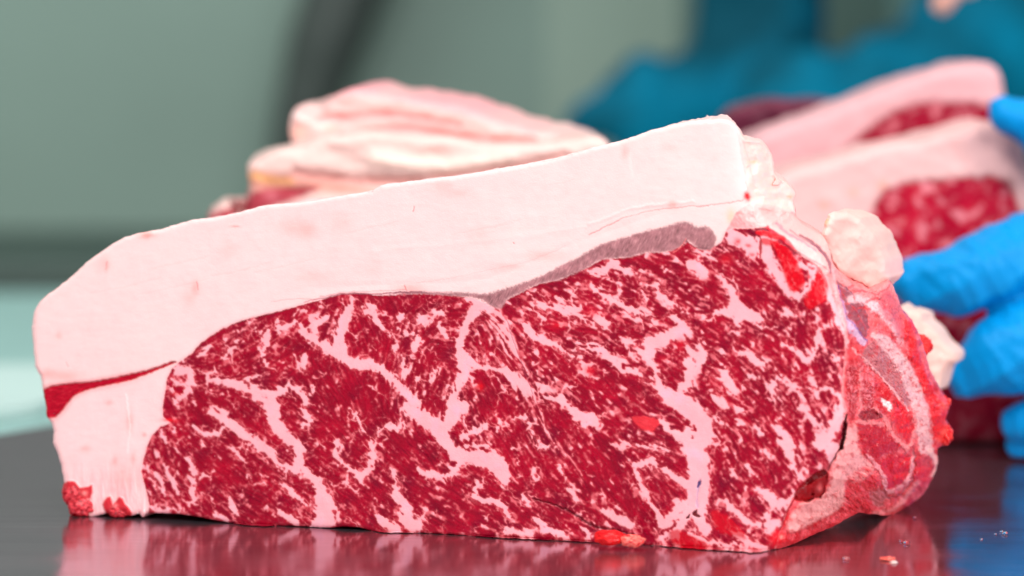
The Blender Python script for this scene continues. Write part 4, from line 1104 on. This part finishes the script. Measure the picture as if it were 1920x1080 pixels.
GOWN = plain('blue_gown', (.002, .13, .25), .8, .004, 7, vary=.8, spec=.1)
_cr = [n for n in GOWN.node_tree.nodes if n.type == 'VALTORGB'][0].color_ramp
_cr.elements[0].position = .40; _cr.elements[1].position = .62; _cr.elements[0].color = (.002, .065, .10, 1); _cr.elements[1].color = (.0, .27, .46, 1)
SKIN = plain('skin', (.75, .40, .33), .5, 0, 30, vary=.05)
HAIR = plain('hair', (.02, .015, .012), .6)

def A4(px, py, d, r):
    v = at(px, py, d); return (v.x, v.y, v.z, r)
k = S0 * 1.80 / 1.5
D_ = 1.795
worker = empty('person', tuple(at(2300, 900, 1.78).xy) + (0,), 'person out of frame at right whose blue gloved hand grips the blurred beef', 'person')
idxf = [A4(1728,528,D_-.004,56*k), A4(1790,524,D_-.006,68*k), A4(1870,494,D_-.004,72*k), A4(1960,462,D_+.005,72*k), A4(2070,430,D_+.02,78*k)]
midf = [A4(1826,692,D_-.006,56*k), A4(1878,666,D_-.010,80*k), A4(1960,632,D_-.006,84*k), A4(2080,590,D_+.02,78*k)]
ring = [A4(1908,792,D_-.006,38*k), A4(1955,785,D_-.010,50*k), A4(2020,750,D_-.006,62*k), A4(2100,690,D_+.02,72*k)]
pinky = [A4(1905,836,D_-.000,24*k), A4(1965,830,D_-.004,32*k), A4(2040,815,D_,44*k), A4(2120,770,D_+.02,60*k)]
thumb = [A4(1886,212,D_+.05,38*k), A4(1940,236,D_+.05,52*k), A4(2020,300,D_+.045,62*k), A4(2110,400,D_+.03,80*k)]
palm = [A4(2090,420,D_+.03,90*k), A4(2150,600,D_+.035,110*k), A4(2150,720,D_+.03,80*k)]
palm2 = [A4(2110,480,D_+.03,110*k), A4(2200,560,D_+.04,120*k), A4(2330,600,D_+.06,110*k)]
def wrinkle(co):
    x = co[:, 0] / S0 * .7; z = co[:, 2] / S0 * .7; y = co[:, 1] / S0 * .7
    a = fbm(x * 1.0 + z * .55 + y * .3, z * .35 - x * .2, 90, 801, 2); b = fbm(x * .6 - z * .9, z * .4 + x * .3 + y * .5, 110, 802, 2)
    r = 1 - np.abs(a) * 2.0; r2 = 1 - np.abs(b) * 2.0
    c = 1 - np.abs(fbm(x * 1.6 + z, z * .5 + y, 60, 803, 2)) * 5
    return .0014 * np.clip(r, 0, 1) ** 2 + .0020 * np.clip(r2, 0, 1) ** 2 - .0016 - .0006 * np.clip(c, 0, 1)
tubes('glove', [idxf, midf, ring, pinky, thumb, palm, palm2], .0013, GLOVE, worker, 5, wrinkle)
SLEEVE = plain('white_sleeve', (.62, .68, .72), .8, .003, 25)
fore = [A4(2320,600,D_+.06,.030), A4(2600,520,D_+.10,.038), A4(3100,350,D_+.16,.046)]
arm2 = [A4(3100,350,D_+.16,.050), A4(3500,-300,D_+.2,.062), A4(3900,-1300,D_+.25,.075)]
body = [(.95, 2.0, .55, .13), (.95, 2.0, .2, .15), (.95, 2.02, -.15, .15)]
head = [(.93, 1.95, .78, .055), (.92, 1.92, .90, .085), (.92, 1.92, .98, .08)]
tubes('gown', [fore, arm2, body, [arm2[-1], (.95, 2.0, .52, .10)]], .012, SLEEVE, worker, 8)
tubes('body', [head, [(.94, 1.98, .6, .05), (.93, 1.95, .78, .05)], [(.905, 1.835, .905, .012), (.905, 1.822, .89, .014)], [(.84, 1.93, .91, .014), (.838, 1.93, .93, .012)], [(1.0, 1.93, .91, .014), (1.002, 1.93, .93, .012)]], .006, SKIN, worker, 5)
tubes('hair', [[(.925, 1.96, .98, .082), (.93, 1.98, .90, .075)]], .008, HAIR, worker, 5)

# person standing far behind in a blue gown
p2 = empty('person', (.82, 3.1, 0), 'blurred person in a teal blue gown working behind the meat, upper right background', 'person')
d2 = 3.15
armA = [A4(1500,-700,d2+.1,0.0621), A4(1450,-250,d2,0.0542), A4(1430,60,d2-.02,0.0520), A4(1340,180,d2-.06,0.0429), A4(1190,205,d2-.1,0.0384), A4(1110,225,d2-.12,0.0226)]
armB = [A4(2150,-500,d2+.1,0.0791), A4(1950,-100,d2,0.0814), A4(1830,110,d2-.05,0.0678), A4(1660,190,d2-.1,0.0497), A4(1480,200,d2-.12,0.0407)]
tor = [(.55, 3.200, .50, .15), (.56, 3.170, .2, .15), (.57, 3.170, -.25, .15)]
shl = [A4(1500,-700,d2+.1,0.0678), (.40, 3.130, .46, .09), (.56, 3.190, .52, .10), (.68, 3.130, .46, .08), A4(2150,-500,d2+.1,0.0678)]
def folds(co):
    x = co[:, 0] / S0; z = co[:, 2] / S0
    return .014 * fbm(x, z * .4, 220, 821, 3)
tubes('gown', [armA, armB, tor, shl], .010, GOWN, p2, 4, folds)
tubes('body', [[(.56, 3.170, .55, .05), (.56, 3.150, .66, .05)], [(.56, 3.140, .72, .08), (.56, 3.130, .82, .085)], [(.56, 3.050, .745, .012), (.56, 3.045, .725, .014)], [(.475, 3.140, .74, .013), (.473, 3.140, .76, .012)], [(.645, 3.140, .74, .013), (.647, 3.140, .76, .012)]], .006, SKIN, p2, 5)
tubes('hair', [[(.56, 3.180, .80, .082), (.56, 3.180, .74, .075)]], .008, HAIR, p2, 5)
# bare hand reaching in at the top right edge
p3 = empty('person', tuple(at(1900, 0, 2.25).xy) + (0,), 'bare pink fingertips of a person dipping in at the top right edge', 'person')
k3 = S0 * 2.2 / 1.5
fing = [[A4(1766,8,2.2,24*k3), A4(1790,-30,2.2,28*k3), A4(1850,-100,2.22,32*k3)], [A4(1812,-20,2.21,20*k3), A4(1840,-50,2.22,26*k3), A4(1890,-110,2.23,30*k3)], [A4(1860,-30,2.23,20*k3), A4(1890,-70,2.23,24*k3), A4(1920,-130,2.24,30*k3)], [A4(1905,-50,2.24,18*k3), A4(1925,-80,2.24,22*k3), A4(1950,-140,2.24,28*k3)], [A4(1770,-110,2.2,22*k3), A4(1820,-150,2.21,26*k3), A4(1900,-180,2.23,34*k3)],
        [A4(1880,-140,2.23,50*k3), A4(1950,-220,2.25,62*k3), A4(2100,-420,2.3,.034), A4(2400,-800,2.4,.04)]]
tubes('hand', fing, .003, SKIN, p3, 4)

# ================================================================= table, counter, wall
def box_mesh(name, V, F, mat, parent=None, bev=0):
    me = bpy.data.meshes.new(name); me.from_pydata(V, [], F); me.update(); me.materials.append(mat)
    o = bpy.data.objects.new(name, me); COL.objects.link(o)
    if bev:
        b = o.modifiers.new('b', 'BEVEL'); b.width = bev; b.segments = 3; b.limit_method = 'ANGLE'
    if parent is not None: o.parent = parent; o.matrix_parent_inverse = Matrix.Translation(-parent.location)
    return o
def prism(name, poly, z0, z1, mat, parent=None, bev=0):
    n = len(poly); V = [(x, y, z0) for x, y in poly] + [(x, y, z1) for x, y in poly]
    F = [tuple(range(n))[::-1], tuple(range(n, 2 * n))] + [(i, (i + 1) % n, n + (i + 1) % n, n + i) for i in range(n)]
    return box_mesh(name, V, F, mat, parent, bev)

# brushed wet steel
m, nt, b = newmat('brushed_steel'); L = nt.links.new
nt.nodes.remove(b)
tc = node(nt, 'ShaderNodeTexCoord'); mp = node(nt, 'ShaderNodeMapping'); mp.inputs['Scale'].default_value = (14, 420, 1)
L(tc.outputs['Object'], mp.inputs['Vector'])
n1 = node(nt, 'ShaderNodeTexNoise'); n1.inputs['Scale'].default_value = 1; n1.inputs['Detail'].default_value = 5; L(mp.outputs[0], n1.inputs['Vector'])
n2 = node(nt, 'ShaderNodeTexNoise'); n2.inputs['Scale'].default_value = 22; n2.inputs['Detail'].default_value = 5; L(tc.outputs['Object'], n2.inputs['Vector'])
n3 = node(nt, 'ShaderNodeTexNoise'); n3.inputs['Scale'].default_value = 900; n3.inputs['Detail'].default_value = 2; L(tc.outputs['Object'], n3.inputs['Vector'])
add = node(nt, 'ShaderNodeMath', operation='ADD'); L(n1.outputs['Fac'], add.inputs[0])
m3 = node(nt, 'ShaderNodeMath', operation='MULTIPLY'); m3.inputs[1].default_value = .5; L(n3.outputs['Fac'], m3.inputs[0]); L(m3.outputs[0], add.inputs[1])
bp = node(nt, 'ShaderNodeBump'); bp.inputs['Strength'].default_value = 1; bp.inputs['Distance'].default_value = .000018; L(add.outputs[0], bp.inputs['Height'])
gl = node(nt, 'ShaderNodeBsdfGlossy'); gl.distribution = 'GGX'
rr_ = node(nt, 'ShaderNodeMapRange'); rr_.inputs['From Min'].default_value = .3; rr_.inputs['From Max'].default_value = .7; rr_.inputs['To Min'].default_value = .06; rr_.inputs['To Max'].default_value = .19
L(n2.outputs['Fac'], rr_.inputs['Value']); L(rr_.outputs[0], gl.inputs['Roughness'])
cr = node(nt, 'ShaderNodeMapRange'); cr.inputs['From Min'].default_value = .3; cr.inputs['From Max'].default_value = .7; cr.inputs['To Min'].default_value = .9; cr.inputs['To Max'].default_value = 1.08
L(n1.outputs['Fac'], cr.inputs['Value'])
cm = node(nt, 'ShaderNodeMix', data_type='RGBA', blend_type='MULTIPLY'); cm.inputs[0].default_value = 1; cm.inputs[6].default_value = (.60, .44, .50, 1); L(cr.outputs[0], cm.inputs[7])
L(cm.outputs[2], gl.inputs['Color']); L(bp.outputs[0], gl.inputs['Normal'])
df = node(nt, 'ShaderNodeBsdfDiffuse'); df.inputs['Color'].default_value = (.014, .014, .016, 1)
ad = node(nt, 'ShaderNodeAddShader'); L(gl.outputs[0], ad.inputs[0]); L(df.outputs[0], ad.inputs[1]); L(ad.outputs[0], nt.nodes['Material Output'].inputs[0])
STEEL = m
tb = empty('steel_table', (.2, 1.6, -.03), 'brushed stainless steel table top, wet and mirroring the meat', 'table')
prism('worktop', [(-.75, .9), (-.245, 1.912), (-.105, 2.2), (1.3, 2.2), (1.3, .9)], -.03, 0, STEEL, tb, .003)
for x, y in ((-.45, 1.15), (1.15, 1.15), (.05, 2.1), (1.15, 2.1)):
    prism('leg', [(x - .02, y - .02), (x + .02, y - .02), (x + .02, y + .02), (x - .02, y + .02)], -.85, -.03, STEEL, tb)

PALE = plain('pale_plastic', (.34, .56, .53), .35, 0, 8, vary=.08)
ct = empty('side_counter', (-.8, 2.5, -.05), 'pale aqua counter, blurred, behind the left end of the steel table', 'counter')
prism('counter_top', [(-2.2, 1.35), (-.62, 1.35), (-.272, 1.97), (-.12, 2.26), (1.4, 2.26), (1.4, 3.0), (-2.2, 3.0)], -.05, -.012, PALE, ct, .004)
prism('counter_base', [(-2.15, 1.4), (-.7, 1.4), (-.17, 2.3), (1.35, 2.3), (1.35, 2.98), (-2.15, 2.98)], -.85, -.05, plain('counter_grey', (.3, .4, .38), .5), ct)
sheen = tag(prism('sheen_strip', [(-1.1, 1.72), (-.42, 1.78), (-.25, 2.10), (-.20, 2.32), (-1.1, 2.32)], -.012, -.004, plain('sheen_white', (.62, .80, .76), .4, 0, 8, vary=.05), None, .002), 'pale blurred strip on the aqua counter at left, standing in for its sheen', 'sheen strip')  # pale slab added for the bright sheen streak on the counter
WALLM = plain('grey_green_wall', (.20, .295, .25), .6, 0, 3, vary=.06)
WALLB = plain('base_shade_green', (.045, .075, .062), .6, 0, 3, vary=.08)  # dark colour stands in for the shadow along the wall base
wall = prism('wall', [(-3, 3.6), (3.5, 3.6), (3.5, 3.75), (-3, 3.75)], -.85, 2.2, WALLM); tag(wall, kind='structure')
# cladding panels on the wall
for i, (xa, xb, cc) in enumerate([(-2.9, .03, (.235, .335, .285)), (.030, .15, (.30, .40, .33)), (.15, .34, (.12, .21, .18)), (.34, .56, (.20, .38, .36)), (.56, .8, (.06, .15, .16)), (.8, 1.05, (.16, .22, .18)), (1.05, 3.3, (.03, .09, .10))]):
    prism('panel', [(xa, 3.57), (xb, 3.57), (xb, 3.597), (xa, 3.597)], .0015, 2.1, plain('panel_paint', cc, .55, 0, 4, vary=.06), wall, 0)
prism('base_shade', [(-2.9, 3.2), (3.3, 3.2), (3.3, 3.597), (-2.9, 3.597)], -.3, .0005, WALLB, wall, .02)  # dark strip put where the foot of the wall lies in shadow
post = tag(tubes('pipe', [[(-.200, 3.5, .03, .020), (-.196, 3.5, .05, .020), (-.188, 3.5, .08, .024), (-.172, 3.5, .14, .030), (-.148, 3.5, .21, .035), (-.03, 3.5, .5, .035)]], .006, plain('dark_rubber', (.06, .075, .068), .5), None, 3), 'dark blurred leaning pipe in front of the grey green wall', 'pipe')
floor = prism('floor', [(-4, -1), (4, -1), (4, 4.5), (-4, 4.5)], -.95, -.85, plain('floor_grey', (.2, .24, .23), .5)); tag(floor, kind='structure')

# drops of water on the steel
DROP, nt, b = newmat('water_drop'); b.inputs['Base Color'].default_value = (1, 1, 1, 1); b.inputs['Roughness'].default_value = .02
b.inputs['Transmission Weight'].default_value = 1; b.inputs['IOR'].default_value = 1.33
rs = np.random.RandomState(12); dme = None
for px, py in [(1716,972),(1878,998),(1866,1003),(1884,1002),(1700,1020),(1690,1016),(1586,1050),(1840,1012)]:
    d = H * 1.5 / (py * S0); rr0 = rs.uniform(.0006, .0013)
    q = at(px, py, d)
    if dme is None:
        o = lump('water_drop', (0, 0, .0004), (.001, .001, .0006), (1, 1, 1), None, 2, 1, (16, 10), .1, DROP); dme = o.data
    else:
        o = bpy.data.objects.new('water_drop', dme); COL.objects.link(o)
    o.location = (q.x, q.y, 0); o.scale = (rr0 * 1000,) * 3; o.rotation_euler.z = rs.uniform(0, 6)
    tag(o, 'tiny clear water drop standing on the wet steel table', 'water drop', 'water drops on the steel table')
